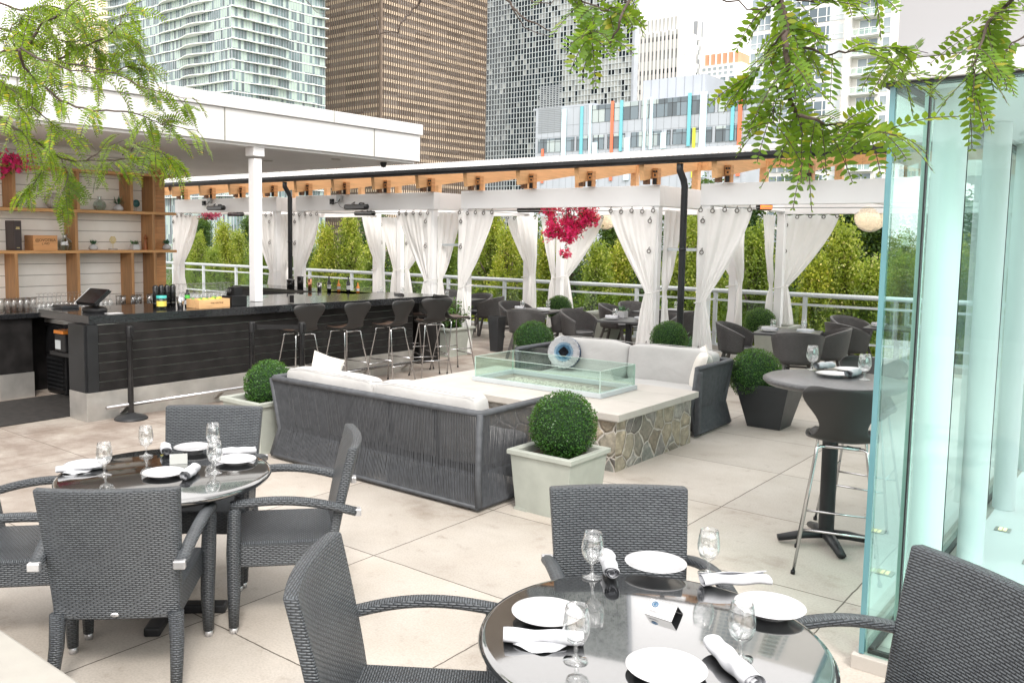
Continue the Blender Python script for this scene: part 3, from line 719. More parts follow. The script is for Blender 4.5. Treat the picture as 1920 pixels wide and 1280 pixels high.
# ------------------------------------------------------------------ shelf objects
def on_shelf(px, z, dx=.14): return atX(px, 470, WX+dx).y
def put(z, px, py, dx=.15):
    p = atX(px, py, WX+dx); return (p.x, p.y, z+.0185)
def txt(body, size, mat, parent, loc, rot, ext=.0008, align='CENTER', name='lettering'):
    cu = bpy.data.curves.new(name, 'FONT'); cu.body = body; cu.size = size; cu.extrude = ext; cu.align_x = align; cu.align_y = 'CENTER'
    o = bpy.data.objects.new(name, cu); o.data.materials.append(MATS[mat])
    dg = None
    COL.objects.link(o); bpy.context.view_layer.update()
    me = bpy.data.meshes.new_from_object(o.evaluated_get(bpy.context.evaluated_depsgraph_get()))
    bpy.data.objects.remove(o); o = bpy.data.objects.new(name, me); COL.objects.link(o); o.parent = parent; o.location = loc; o.rotation_euler = rot
    return o
RX = (pi/2, 0, pi/2)
bkp = put(z1, 27, 470)
t = thing('menu_book', 'tall dark brown book standing on the lower shelf beside the wooden box', 'book', bkp)
plain('book_brown', (.045, .03, .03), .45)
MB().box(-.13, .11, -.045, .045, 0, .36).build('cover', 'book_brown', t, bevel=.006)
plain('gold', (.7, .55, .25), .4, .6)
MB().box(.1105, .1115, -.02, .02, .272, .282).box(.1105, .1115, -.024, .022, .257, .267).box(.1105, .1115, -.018, .018, .03, .036).build('gold_title', 'gold', t)
p = put(z1, 79, 470, .16)
t = thing('wooden_crate', 'wooden box with burnt lettering beside the tall dark book on the lower shelf', 'box', p)
MB().box(-.13, .11, -.155, .145, 0, .185).build('crate_body', 'box_wood', t, bevel=.004)
plain('burnt', (.06, .025, .01), .7)
txt('@DVOTRIA', .048, 'burnt', t, (.111, -.005, .125), RX); txt('L.WD', .038, 'burnt', t, (.111, -.005, .082), RX)
def terrarium(name, lab, p, s=1., tall=1.):
    t = thing(name, lab, 'glass vessel', p); rr = random.Random(len(lab))
    pts = [(.001, 0), (.05, 0), (.085, .06), (.07, .11), (.022, .15), (.02, .18*tall), (.03, .19*tall)]
    MB().lathe([(r*s, z*s) for r, z in pts], 6, smooth=False).build('glass_body', 'bottle_glass', t, uv=False)
    m_ = MB()
    for k_ in range(6):
        a = 2*pi*k_/6; m_.tube([(r*s*cos(a), r*s*sin(a), z*s) for r, z in pts[1:]], .0035, 4)
    m_.torus((0, 0, .06*s), .085*s, .003, 'Z', 6, 4); m_.build('wire_frame', 'steel', t, uv=False)
terrarium('glass_terrarium', 'faceted glass terrarium between the wooden box and the divider', put(z1, 122, 470), 1.05)
terrarium('corded_bottle', 'rounded glass bottle in a cord net on the upper shelf', put(z2, 187, 392), .95)
def pot_plant(name, lab, p, kind, s=1.):
    t = thing(name, lab, 'potted plant', p); rr = random.Random(hash(lab) % 999 if False else len(lab)*7)
    if kind == 'round': MB().lathe([(.001, 0), (.04*s, 0), (.06*s, .02*s), (.052*s, .05*s), (.028*s, .065*s), (.03*s, .075*s), (.02*s, .07*s)], 20).build('pot', 'porcelain', t, uv=False)
    else: MB().box(-.055*s, .055*s, -.055*s, .055*s, 0, .085*s).build('pot', 'porcelain', t, bevel=.004)
    z0 = .07*s if kind == 'round' else .085*s
    m_ = MB(); n_ = 34
    for k_ in range(n_):
        a = rr.random()*6.28; el = rr.uniform(.1, 1.4); L_ = rr.uniform(.05, .085)*s*(1.5 if name == 'spiky_plant' else 1)
        w_ = .011*s if name != 'spiky_plant' else .006*s
        d = Vector((cos(a)*cos(el), sin(a)*cos(el), sin(el))); sd = Vector((-sin(a), cos(a), 0))
        b_ = Vector((rr.uniform(-.02, .02), rr.uniform(-.02, .02), z0)) if kind == 'round' else Vector((rr.uniform(-.045, .045)*s, rr.uniform(-.045, .045)*s, z0))
        m_.add([b_, b_+d*L_*.6+sd*w_, b_+d*L_, b_+d*L_*.6-sd*w_], [(0, 1, 2, 3)])
    m_.build('leaves', 'succulent', t, uv=False)
pot_plant('succulent', 'small succulent in a round white vase left of the gold ornament', put(z1, 175, 470), 'round', 1.)
pot_plant('succulent', 'low succulent in a square white pot beside the pepper mill', put(z1, 253, 470), 'square', .85)
pot_plant('succulent', 'succulent in a white pot at the right tip of the lower shelf', put(z1, 313, 470, .13), 'round', 1.05)
pot_plant('spiky_plant', 'spiky air plant in a white vase on the upper shelf', put(z2, 222, 395), 'round', 1.15)
t = thing('gold_leaf_ornament', 'gold monstera leaf ornament on a white block', 'ornament', put(z1, 212, 470))
MB().box(-.03, .03, -.05, .05, 0, .02).build('base', 'slab_stone', t); MB().tube([(0, 0, .02), (0, 0, .09)], .003, 6).build('stem', 'gold', t)
m_ = MB()
for k_ in range(7):
    for s_ in (-1, 1): m_.bar((0, 0, .085+k_*.013), (0, s_*.038*sin((k_+1)/8.5*pi)**.6, .10+k_*.013), .006, .008)
m_.torus((0, 0, .13), .045, .0035, 'X', 16, 5); m_.build('leaf', 'gold', t)
t = thing('agate_ornament', 'dark green agate slice on a stand on the upper shelf', 'ornament', put(z2, 256, 397))
plain('agate', (.02, .10, .10), .2); MB().lathe([(.001, -.004), (.05, -.004), (.052, 0), (.05, .004), (.001, .004)], 16, M=Matrix.Translation((0, 0, .11)) @ Matrix.Rotation(pi/2, 4, 'Y')).build('slice', 'agate', t, uv=False)
MB().tube([(0, 0, .01), (0, 0, .06)], .003, 6).box(-.03, .03, -.04, .04, 0, .012).build('stand', 'slab_stone', t)
t = thing('pepper_mill', 'turned wooden pepper mill beside the square succulent pot', 'pepper mill', put(z1, 273, 470))
wood('mill_wood', (.35, .12, .04), 3)
MB().lathe([(.03, 0), (.032, .02), (.02, .05), (.026, .08), (.016, .12), (.014, .14), (.026, .145), (.026, .17), (.012, .185), (.014, .2), (.001, .21)], 16).build('mill_body', 'mill_wood', t, uv=False)
t = thing('wire_ball', 'tangled wire ball ornament on the upper shelf behind the leaves', 'ornament', put(z2, 100, 385)); rr = random.Random(4); m_ = MB()
for k_ in range(16):
    ax = Matrix.Rotation(rr.random()*6, 4, 'X') @ Matrix.Rotation(rr.random()*6, 4, 'Y')
    m_.tube([tuple(Vector((0, 0, .1))+(ax @ Vector((.1*cos(q), .1*sin(q), 0)))) for q in [2*pi*j/20 for j in range(20)]], .003, 4, closed=True)
m_.build('wire', 'steel', t, uv=False)
t = thing('patterned_pot', 'white patterned pot on the upper shelf at left', 'pot', put(z2, 42, 385)); MB().lathe([(.001, 0), (.065, 0), (.068, .15), (.06, .15), (.06, .13)], 20).build('pot_body', 'porcelain', t, uv=False)
d_ = MB()
for j in range(5):
    for k_ in range(12):
        a = 2*pi*(k_+.5*(j % 2))/12; d_.cb((.0675*cos(a), .0675*sin(a), .025+j*.026), (.012, .012, .008))
d_.build('dots', 'black_metal', t)
t = thing('spoon_ornament', 'dark carved spoon hanging on the end board of the shelf wall', 'ornament', (WX+.215, 6.9+yR-.035, 2.25)); MB().tube([(0, 0, 0), (0, 0, .28)], .004, 6).build('handle', 'cedar_dark', t); MB().lathe([(.001, -.05), (.02, -.02), (.022, .01), (.001, .05)], 10, (0, 0, .32)).build('spoon_bowl', 'cedar_dark', t, uv=False)
# ------------------------------------------------------------------ glasses on the back counter
def goblet_fn(name='water_goblet'):
    def f():
        t = thing(name, '', 'glass')
        MB().lathe([(.001, .0), (.036, .0), (.036, .003), (.012, .008), (.0055, .02), (.007, .034), (.0055, .045), (.012, .052), (.030, .066), (.039, .09), (.040, .11), (.036, .14), (.031, .165), (.029, .165), (.034, .14), (.037, .11), (.036, .09), (.027, .068), (.001, .058)], 28).build('bowl_and_stem', 'wine_glass', t, uv=False)
        return t
    return f
goblet = Maker(goblet_fn())
def tumbler_fn():
    t = thing('tumbler', '', 'glass'); MB().lathe([(.001, .004), (.028, .004), (.03, .0), (.036, .13), (.034, .13), (.027, .012), (.001, .012)], 14).build('glass_wall', 'wine_glass', t, uv=False); return t
def wineup_fn():
    t = thing('wine_glass', '', 'glass'); MB().lathe([(.035, .19), (.033, .186), (.006, .18), (.004, .10), (.02, .09), (.04, .05), (.038, .02), (.03, .0)], 14).build('bowl_and_stem', 'wine_glass', t, uv=False); return t
tum = Maker(tumbler_fn); wgu = Maker(wineup_fn); rr = random.Random(5)
for i in range(10): tum((WX+.45+.1*(i % 2), atX(3+i*6, 520, WX+.5).y, 1.001), 0, 'tumbler in the tight row at the left end of the black back counter', 'tumblers at the left end of the back counter', (1.1, 1.1, 1.25))
for i in range(34):
    px = 70+(i//2)*8.3; wgu((WX+.4+.13*(i % 2), atX(px, 520, WX+.5).y, 1.001), 0, 'upturned wine glass in the crowded double row under the shelves', 'upturned wine glasses on the back counter', (1, 1, .85+.25*(i % 2)))
for i in range(20): tum((WX+.35+.12*(i % 3), atX(232+(i//2)*10, 520, WX+.5).y, 1.001), 0, 'tumbler in the dense block of tumblers at the right of the back counter', 'tumblers at the right of the back counter', (.95, .95, 1.0))
for i in range(40):
    px = 306+(i//3)*8; wgu((WX+.12+.13*(i % 3), atX(px, 520, WX+.4).y+.35, 1.001), 0, 'upturned wine glass in the large cluster beside the far left curtains', 'upturned wine glasses by the far left curtains', (1, 1, 1.25))
# ------------------------------------------------------------------ things on the bar
def bar_pt(px, py): return at(px, py, 1.09)
p = bar_pt(176, 587)
t = thing('pos_terminal', 'black tilted touch screen till on a round base at the bar corner', 'till', p+Vector((-.13, .08, .001)), face((.1, -1)))
MB().lathe([(.15, 0), (.16, .02), (.15, .045), (.10, .06), (.001, .062)], 28, M=Matrix.Diagonal((1, .72, 1, 1))).build('base', 'plastic_black', t, uv=False)
Ms = Matrix.Translation((0, .02, .17)) @ Matrix.Rotation(radians(52), 4, 'X') @ Matrix.Rotation(0, 4, 'Y')
MB().box(-.17, .17, -.012, .012, -.115, .115, Ms).build('screen', 'black_gloss', t, bevel=.004)
MB().box(-.176, .176, -.03, -.013, -.12, .12, Ms).build('screen_housing', 'plastic_black', t, bevel=.005)
MB().box(.177, .181, -.03, .012, -.12, .12, Ms).build('white_rim', 'paper', t)
MB().bar((0, 0, .05), (0, -.04, .16), .08, .03).build('stand', 'plastic_black', t)
p = bar_pt(118, 578); tag(MB().box(-.13, .13, -.1, .1, 0, .018).box(-.12, .12, -.09, .11, .0185, .034).build('menu_folders', 'leather', bevel=.004), 'two flat black menu folders on the bar corner left of the till', 'menu').location = p+Vector((-.05, .05, .001))
p = bar_pt(205, 589); tag(MB().box(-.05, .05, -.08, .08, 0, .004).build('paper_slips', 'paper'), 'small stack of white paper slips beside the till', 'paper').location = p+Vector((-.05, .08, .001))
# wooden box of fruit
p = bar_pt(402, 577)
t = thing('fruit_crate', 'pale pine crate full of lemons and limes on the bar', 'crate', p+Vector((-.12, 0, .001)))
c_ = MB(); c_.box(-.13, .13, -.21, .21, 0, .012); c_.box(.118, .13, -.21, .21, .012, .10); c_.box(-.13, -.118, -.21, .21, .012, .10); c_.box(-.118, .118, -.21, -.198, .012, .10); c_.box(-.118, .118, .198, .21, .012, .10)
c_.build('crate_body', 'box_wood_pale', t, bevel=.002); txt('THE VINTINE', .03, 'burnt', t, (.1308, .03, .055), RX)
plain('lemon', (.75, .55, .06), .4, bs=.2, bscale=120); plain('lime', (.15, .3, .04), .4, bs=.2, bscale=120)
rr = random.Random(8)
for i in range(11):
    z = .062+.02*rr.random(); q = MB().lathe([(.001, -.036), (.014, -.03), (.027, 0), (.014, .03), (.001, .036)], 12, M=Matrix.Rotation(1.5, 4, 'X')).build('lemon' if i % 3 else 'lime', 'lemon' if i % 3 else 'lime', None, subd=1, uv=False)
    q.location = p+Vector((-.12-.06+.06*(i % 3), -.16+.032*i, z+.02)); q.rotation_euler = (rr.random(), rr.random(), rr.random()*3)
    tag(q, ('yellow lemon' if i % 3 else 'green lime')+' lying in the pine crate on the bar', 'fruit', ('lemons' if i % 3 else 'limes')+' in the pine crate')
p = bar_pt(315, 579)
t = thing('glass_jar', 'glass jar with yellow label and teal lid on the bar', 'jar', p+Vector((-.05, -.05, .001)))
MB().lathe([(.001, 0), (.055, 0), (.055, .11), (.045, .13)], 20).build('jar_body', 'bottle_glass', t, uv=False); plain('teal', (.05, .4, .36), .4); MB().lathe([(.058, .12), (.058, .15), (.001, .152)], 20).build('lid', 'teal', t, uv=False)
plain('yellow_label', (.8, .65, .12), .5); MB().lathe([(.0558, .03), (.0558, .09)], 20).build('label_band', 'yellow_label', t, uv=False)
t = thing('cocktail_tin', 'silver cocktail tin standing beside the glass jar on the bar', 'cocktail tin', p+Vector((.0, .16, .001))); MB().lathe([(.001, 0), (.032, 0), (.044, .13), (.042, .13), (.03, .004)], 20).build('tin_body', 'chrome', t, uv=False)
for i in range(4):
    t = thing('shaker_bottle', 'black shaker bottle in the cluster above the glass jar', 'bottle', p+Vector((-.22, -.02+.075*i, .001)), 0, 'black shaker bottles on the bar'); MB().lathe([(.001, 0), (.032, 0), (.034, .24), (.02, .26), (.001, .262)], 16).build('bottle_body', 'black_gloss', t, uv=False); MB().lathe([(.0345, .05), (.0345, .055)], 16).build('ring', 'chrome', t, uv=False)
t = thing('garnish_caddy', 'small green and purple labelled bottle right of the shaker bottles', 'bottle', p+Vector((-.1, .32, .001))); MB().lathe([(.001, 0), (.03, 0), (.03, .15), (.015, .17), (.015, .2)], 16).build('bottle_body', 'black_gloss', t, uv=False); plain('green_label', (.1, .5, .08), .5); MB().lathe([(.0305, .1), (.0305, .14)], 16).build('green_band', 'green_label', t, uv=False); MB().lathe([(.0305, .03), (.0305, .08)], 16).build('white_band', 'paper', t, uv=False)
p = bar_pt(468, 573); t = thing('straw_caddy', 'black caddy of straws and napkins beside the white post', 'caddy', p+Vector((-.15, -.12, .001))); MB().box(-.1, .1, -.1, .12, 0, .12).build('tray', 'plastic_black', t, bevel=.004); MB().box(-.08, .04, -.02, .1, .12, .22).build('tall_holder', 'plastic_black', t)
s_ = MB()
for k_ in range(8): s_.tube([(-.06+.02*(k_ % 4), -.06+.02*(k_//4), .1), (-.07+.022*(k_ % 4), -.07+.03*(k_//4), .21)], .004, 5)
s_.build('straws', 'black_gloss', t)
p = bar_pt(568, 569); t = thing('napkin_holder', 'steel napkin holder on the bar behind the first stool', 'holder', p+Vector((-.12, 0, .001))); MB().box(-.06, -.055, -.09, .09, 0, .11).box(.055, .06, -.09, .09, 0, .11).box(-.055, .055, -.09, .09, 0, .006).build('holder_body', 'steel', t); MB().box(-.04, .04, -.08, .08, .007, .10).build('napkins', 'plastic_black', t)
# bottles beyond
rr = random.Random(3)
cl = [('black_gloss', .075, .16, 'round black ice bucket'), ('black_gloss', .06, .22, 'tall black pitcher'), ('copper', .035, .2, 'copper shaker'), ('chrome', .04, .13, 'silver tin'), ('black_gloss', .034, .26, 'dark liquor bottle'), ('orange_plastic', .03, .2, 'orange juice bottle'), ('black_gloss', .032, .28, 'dark slim bottle'), ('orange_plastic', .028, .17, 'small orange bottle')]
for i, (mt, r, h, lab) in enumerate(cl):
    px = 545+i*18; p = at(px, 553, 1.0); p = Vector((p.x, 10.0+.1*(i % 2), 1.001))
    p.x = atY(px, 540, p.y).x
    t = thing('bottle' if h > .16 else 'bar_tin', lab+' on the far counter of the bar', 'bottle' if h > .16 else 'tin', p, 0)
    if 'bottle' in lab: MB().lathe([(.001, 0), (r, 0), (r, h*.6), (r*.35, h*.75), (r*.35, h), (.001, h)], 14).build('bottle_body', mt, t, uv=False); MB().lathe([(r+.0006, h*.2), (r+.0006, h*.45)], 14).build('label_band', 'paper', t, uv=False)
    else: MB().lathe([(.001, 0), (r*.9, 0), (r, h), (r*.9, h), (r*.8, .01)], 16).build('vessel', mt, t, uv=False); MB().torus((0, 0, h), r, .003).build('rim', 'chrome', t, uv=False)
# ------------------------------------------------------------------ rope posts
def stan_fn():
    t = thing('belt_post', '', 'belt post')
    MB().lathe([(.17, 0), (.17, .012), (.15, .03), (.06, .055), (.034, .07), (.001, .07)], 32).build('base', 'black_metal', t, uv=False)
    MB().lathe([(.031, .06), (.031, .93)], 20).build('pole', 'black_gloss', t, uv=False)
    MB().lathe([(.036, .87), (.036, .97), (.03, .985), (.001, .987)], 20).build('belt_head', 'plastic_black', t, uv=False)
    MB().box(-.012, .012, .03, .052, .89, .965).box(.03, .05, -.012, .012, .89, .965).build('belt_clip', 'plastic_black', t)
    return t
st = Maker(stan_fn)
st(at(246, 785, 0), 0, 'black belt barrier post on a domed base nearest the left dining table', 'belt barrier posts')
s2 = at(472, 603, .985); st((s2.x, s2.y, 0), .4, 'black belt barrier post rising behind the boxwood ball left of the sofa', 'belt barrier posts')
s3 = at(566, 604, .985); st((s3.x, s3.y, 0), 0, 'black belt barrier post in front of the first bar stool', 'belt barrier posts')
m_ = MB(); a_ = Vector((s2.x, s2.y, .93)); b_ = Vector((s3.x, s3.y, .93)); m_.bar(a_+(b_-a_)*.05, b_-(b_-a_)*.05, .002, .05)
tag(m_.build('barrier_belt', 'plastic_black'), 'black belt stretched between two barrier posts in front of the bar', 'belt')
# ================================================================== FURNITURE
def rbox_uv(): pass
# ---- wicker armchair (front is local +Y, origin on the floor under the seat)
def armchair_fn():
    t = thing('wicker_armchair', '', 'armchair')
    MB().box(-.265, .265, -.235, .275, .315, .445).build('seat', 'weave_chair', t, bevel=.018, seg=3)
    # back: wide panel leaning back, bowed in plan, tapering downward
    def bk(u, v, off):
        z = .31+.60*v; w = .262+.030*v; x = -w+2*w*u
        y = -.225-.115*v**1.3-.035*(1-(2*u-1)**2)*(.3+.7*v)+off
        return (x, y, z)
    m_ = MB(); nu, nv = 14, 16
    vs = [bk(i/nu, j/nv, 0) for j in range(nv+1) for i in range(nu+1)]+[bk(i/nu, j/nv, .048) for j in range(nv+1) for i in range(nu+1)]
    K = (nu+1)*(nv+1); fs = []
    for j in range(nv):
        for i in range(nu):
            a = j*(nu+1)+i; fs.append((a, a+1, a+nu+2, a+nu+1)); fs.append((K+a+nu+1, K+a+nu+2, K+a+1, K+a))
    for i in range(nu):
        a = i; fs.append((a, K+a, K+a+1, a+1)); a = nv*(nu+1)+i; fs.append((a, a+1, K+a+1, K+a))
    for j in range(nv):
        a = j*(nu+1); b_ = a+nu+1; fs.append((a, b_, K+b_, K+a)); a = j*(nu+1)+nu; b_ = a+nu+1; fs.append((a, K+a, K+b_, b_))
    m_.add(vs, fs, None, True); m_.build('backrest', 'weave_chair', t, bevel=.010, seg=2)
    MB().lathe([(.001, 0), (.016, 0), (.018, -.003)], 14, M=Matrix.Translation((0, -.265, .345)) @ Matrix.Diagonal((1, 1, .55, 1)) @ Matrix.Rotation(pi/2, 4, 'X')).build('oval_badge', 'silver_cap', t, uv=False)
    for s in (-1, 1):
        l = MB(); l.tube([(s*.245, -.225, .34), (s*.25, -.235, .2), (s*.258, -.30, .02)], [.034, .031, .024], 8).build('rear_leg', 'weave_chair', t)
        MB().tube([(s*.258, -.30, .022), (s*.259, -.304, .0)], .019, 8).build('foot_cap', 'silver_cap', t, uv=False)
        l = MB(); l.tube([(s*.300, .245, .655), (s*.298, .255, .60), (s*.288, .262, .40), (s*.282, .262, .2), (s*.284, .265, .03)], [.027, .033, .036, .033, .025], 8).build('front_leg', 'weave_chair', t)
        MB().tube([(s*.284, .265, .032), (s*.284, .265, .0)], .02, 8).build('foot_cap', 'silver_cap', t, uv=False)
        pts = []
        for k_ in range(13):
            q = k_/12; y = .27-.60*q; z = .645+.028*sin(q*pi)-.055*q**2; pts.append((s*(.302-.012*q+.012*sin(q*pi)), y, z))
        MB().tube(pts, .030, 10, flat=.72).build('armrest', 'weave_chair', t)
        e = pts[-1]; MB().cb((e[0], e[1]-.012, e[2]), (.05, .03, .036)).build('arm_cap', 'silver_cap', t, bevel=.005)
    return t
arm = Maker(armchair_fn)
def put_chair(mk, back_c, fdir, lab, grp, dist=.30, z=0, scale=None):
    f = Vector((fdir[0], fdir[1], 0)).normalized(); c = Vector((back_c[0], back_c[1], 0))+f*dist
    return mk((c.x, c.y, z), face(f), lab, grp, scale)
GA = 'grey wicker armchairs at the two front round tables'
put_chair(arm, (-3.315, 1.775), (-.70, .71), 'grey wicker armchair seen full from behind in front of the left round table', GA, .34)
put_chair(arm, (-3.285, 3.145), (-.66, -.75), 'grey wicker armchair turned sideways on the right side of the left round table', GA, .34)
put_chair(arm, (-4.465, 3.10), (.64, -.77), 'grey wicker armchair behind the left round table, in front of the rope post', GA, .32)
put_chair(arm, (-4.47, 1.62), (.66, .75), 'grey wicker armchair cut off by the left edge of the photo', GA, .34)
put_chair(arm, (-1.785, 3.235), (.67, -.74), 'grey wicker armchair with only its back showing behind the front right round table', GA, .34)
put_chair(arm, (-2.10, 1.80), (.82, .57), 'grey wicker armchair with pointed back corner left of the front right round table', GA, .34)
put_chair(arm, (-.40, 3.15), (-.58, -.81), 'grey wicker armchair at the bottom right corner beside the glass pavilion', GA, .34)
# ---- round dining tables
plain('table_top', (.014, .015, .016), .035, var=.5, vs=50, coat=.8, ior=3.1)
def table_fn():
    t = thing('round_table', '', 'table')
    MB().lathe([(.001, .738), (.505, .738), (.522, .734), (.530, .722), (.522, .706), (.49, .70), (.001, .70)], 96).build('tabletop', 'table_top', t, uv=False)
    MB().lathe([(.4, .66), (.44, .699)], 40).box(-.30, .30, -.03, .03, .668, .699).box(-.03, .03, -.3, .3, .669, .698).build('under_frame', 'black_metal', t, uv=False)
    MB().box(-.04, .04, -.04, .04, .05, .668).build('pedestal', 'black_metal', t)
    MB().box(-.30, .30, -.04, .04, .0, .045).box(-.04, .04, -.30, .30, .0, .046).build('base', 'black_metal', t, bevel=.01)
    return t
rtab = Maker(table_fn)
LT = (-3.93, 2.43); RT = (-1.175, 2.37)
rtab((LT[0], LT[1], 0), .75, 'round black table with glossy top on the left, ringed by four wicker armchairs', 'round dining tables')
rtab((RT[0], RT[1], 0), .75, 'round black table with glossy top nearest the viewer at bottom right', 'round dining tables')
# ---- pub table
plain('pub_top', (.085, .085, .09), .3, var=.35, vs=40)
pt_ = (-1.67, 5.79)
t = thing('pub_table', 'tall round grey pub table on a black column beside the glass pavilion', 'pub table', (*pt_, 0), radians(35))
MB().lathe([(.001, 1.08), (.405, 1.08), (.425, 1.07), (.427, 1.055), (.405, 1.035), (.001, 1.03)], 64).build('tabletop', 'pub_top', t, uv=False)
MB().lathe([(.048, .05), (.048, 1.03)], 24).lathe([(.12, 1.015), (.12, 1.03)], 24, cap=True).build('column', 'black_metal', t, uv=False)
f_ = MB()
for k_ in range(4):
    a = k_*pi/2; f_.tube([(0, 0, .07), (.14*cos(a), .14*sin(a), .06), (.30*cos(a), .30*sin(a), .03)], [.04, .037, .028], 8, flat=.8)
f_.build('cross_foot', 'black_metal', t, uv=False)
# ---- shell stools
def shell(sc_=1.):
    prof = [(.215, .750, .165), (.19, .768, .19), (.12, .775, .205), (.0, .770, .21), (-.09, .772, .20), (-.15, .788, .17), (-.185, .825, .135), (-.205, .87, .125), (-.225, .93, .15), (-.245, .99, .20), (-.262, 1.05, .235), (-.272, 1.09, .225), (-.277, 1.115, .19)]
    nu = 14; vs = []; fs = []
    for j, (y, z, w) in enumerate(prof):
        for i in range(nu+1):
            u = 2*i/nu-1; x = w*u; back = max(0, (j-5)/7)
            dy = .06*back*u*u; dz = .025*(1-back)*u*u*(j > 0)
            if j == len(prof)-1: dz = .004+.012*u*u - .05*max(0, abs(u)-.75)
            if j == len(prof)-2: dz = .004*u*u
            if j == 0: y2 = y-.05*u*u
            else: y2 = y
            vs.append((x, y2+dy, z+dz))
    for j in range(len(prof)-1):
        for i in range(nu): a = j*(nu+1)+i; fs.append((a, a+1, a+nu+2, a+nu+1))
    return MB().add(vs, fs, None, True)
def stool_fn(seat_mat):
    def f():
        t = thing('bar_stool', '', 'bar stool')
        sh = shell(); nf = len(sh.f); sh.mi = [0]*nf
        sh.build('seat_shell', 'black_shell', t, solid=.012, subd=1, uv=False)
        if seat_mat: MB().grid(lambda u, v: ((2*u-1)*(.155+.03*sin(v*pi)), .18-.30*v, .786+.02*(2*u-1)**2-.004*sin(v*pi)), 8, 6).build('seat_pad', seat_mat, t, solid=.01, uv=False)
        tops = [(-.13, .13), (.13, .13), (.13, -.12), (-.13, -.12)]; feet = [(-.23, .24), (.23, .24), (.23, -.25), (-.23, -.25)]
        for (a, b_), (c, d) in zip(tops, feet):
            MB().tube([(a*.2, b_*.6, .748), (a*.9, b_*.95, .746), (a*1.05, b_*1.05, .735), (a+(c-a)*.08, b_+(d-b_)*.08, .70), (c, d, .012)], .009, 8).build('leg', 'chrome', t, uv=False)
            MB().tube([(c, d, .022), (c*1.004, d*1.004, 0)], .013, 8).build('rubber_foot', 'plastic_black', t, uv=False)
        fr = MB()
        def pt(i, z):
            a, b_ = tops[i]; c, d = feet[i]; q = (.735-z)/.735; return (a+(c-a)*q, b_+(d-b_)*q, z)
        for i, j, z in ((0, 1, .26), (1, 2, .34), (2, 3, .26), (3, 0, .34)): MB().tube([pt(i, z), pt(j, z)], .007, 6).build('footrest', 'chrome', t, uv=False)
        MB().tube([(-.1, -.10, .747), (.1, -.10, .747)], .012, 6).build('seat_bracket', 'chrome', t, uv=False)
        return t
    return f
stool = Maker(stool_fn('brown_shell')); pstool = Maker(stool_fn('leather'))
GS = 'black shell bar stools along the bar'
for i, (px, y) in enumerate(((585, 0), (676, 0), (762, 0), (822, 0))):
    p = at(px, 571-4*i, 1.12); f = [(-1, .12), (-1, .02), (-1, -.05), (-.95, .5)][i]; v = Vector((*f, 0)).normalized(); c = Vector((p.x, p.y, 0))+v*.27
    stool((c.x, c.y, 0), face(f), ['black shell stool behind the belt post, first from the left at the bar', 'black shell stool second from the left at the bar', 'black shell stool third from the left at the bar', 'black shell stool turned askew at the right end of the bar'][i], GS)
for i, (px, py) in enumerate(((744, 549), (820, 552))):
    p = at(px, py, 1.12); stool((p.x+.1, p.y+.25, 0), face((.3, 1)) if i else face((.5, 1)), ['black shell stool with only its curved top showing over the bar, left of another', 'black shell stool showing its top edge near the right end of the bar top'][i], GS)
GP = 'black shell stools at the tall pub table'
pstool((-1.50, 5.43, 0), face((-.28, .96)), 'black shell stool with its broad back to the viewer at the pub table', GP, 1.0)
pstool((-1.66, 6.50, 0), face((.05, -1)), 'black shell stool on the far side of the pub table', GP, 1.0)
# ---- tub chairs and cabana tables
def tub_fn():
    t = thing('tub_chair', '', 'chair')
    def sh(u, v):
        a = radians(-90)+radians(118)*(2*u-1); k_ = abs(2*u-1)
        top = .82-.17*k_**2.2; z = .42+(top-.42)*v; r = .245+.055*v
        fwd = .06*v*max(0, k_-.8)*3
        return (r*1.02*cos(a), r*sin(a)+.0+fwd*.0, z)
    MB().grid(sh, 36, 8).build('woven_shell', 'weave_tub', t, solid=.035)
    MB().lathe([(.001, .40), (.22, .40), (.25, .42), (.25, .44), (.001, .44)], 24).build('seat_frame', 'weave_tub', t)
    MB().lathe([(.001, .441), (.225, .441), (.235, .46), (.21, .485), (.001, .49)], 24).build('cushion', 'table_wood_dark', t, uv=False)
    for x, y in ((-1, -1), (1, -1), (-1, 1), (1, 1)):
        MB().bar((x*.15, y*.15, .41), (x*.24, y*.26, 0), .036, .036).build('leg', 'chair_frame', t)
    MB().bar((-.17, -.17, .33), (.17, -.17, .33), .025).bar((-.17, .17, .33), (.17, .17, .33), .025).build('stretcher', 'chair_frame', t)
    return t
tub = Maker(tub_fn)
def sq_fn():
    t = thing('square_table', '', 'table')
    MB().box(-.40, .40, -.40, .40, .705, .735).build('tabletop', 'table_wood_dark', t, bevel=.003)
    MB().box(-.035, .035, -.035, .035, .03, .704).build('pedestal', 'black_metal', t); MB().box(-.28, .28, -.03, .03, 0, .03).box(-.03, .03, -.28, .28, 0, .031).build('base', 'black_metal', t)
    return t
sqt = Maker(sq_fn)
GT = 'square dark tables in the cabanas'; GC = 'dark wicker tub chairs in the cabanas'
tabs = [((-8.35, 12.15), .12, 'square dark table at the left of the pink flower cabana'),
        ((-6.42, 11.83), .30, 'square dark table below the pink flowers, partly behind the white curtain'),
        ((-6.75, 13.65), .1, 'square dark table by the railing behind the curtain of the pink flower cabana'),
        ((-4.03, 11.85), .22, 'square dark table in the rightmost cabana'),
        ((-3.10, 13.65), .1, 'square dark table by the railing next to the glass pavilion'),
        ((-10.9, 13.2), .1, 'square dark table beyond the right end of the bar'),
        ((-12.6, 13.1), .0, 'square dark table behind the bottles on the far counter')]
for (xy, a, lab) in tabs: sqt((*xy, 0), a, lab, GT)
def tubat(x, y, tx, ty, lab, s=1.): tub((x, y, 0), face((tx-x, ty-y)), lab, GC, s)
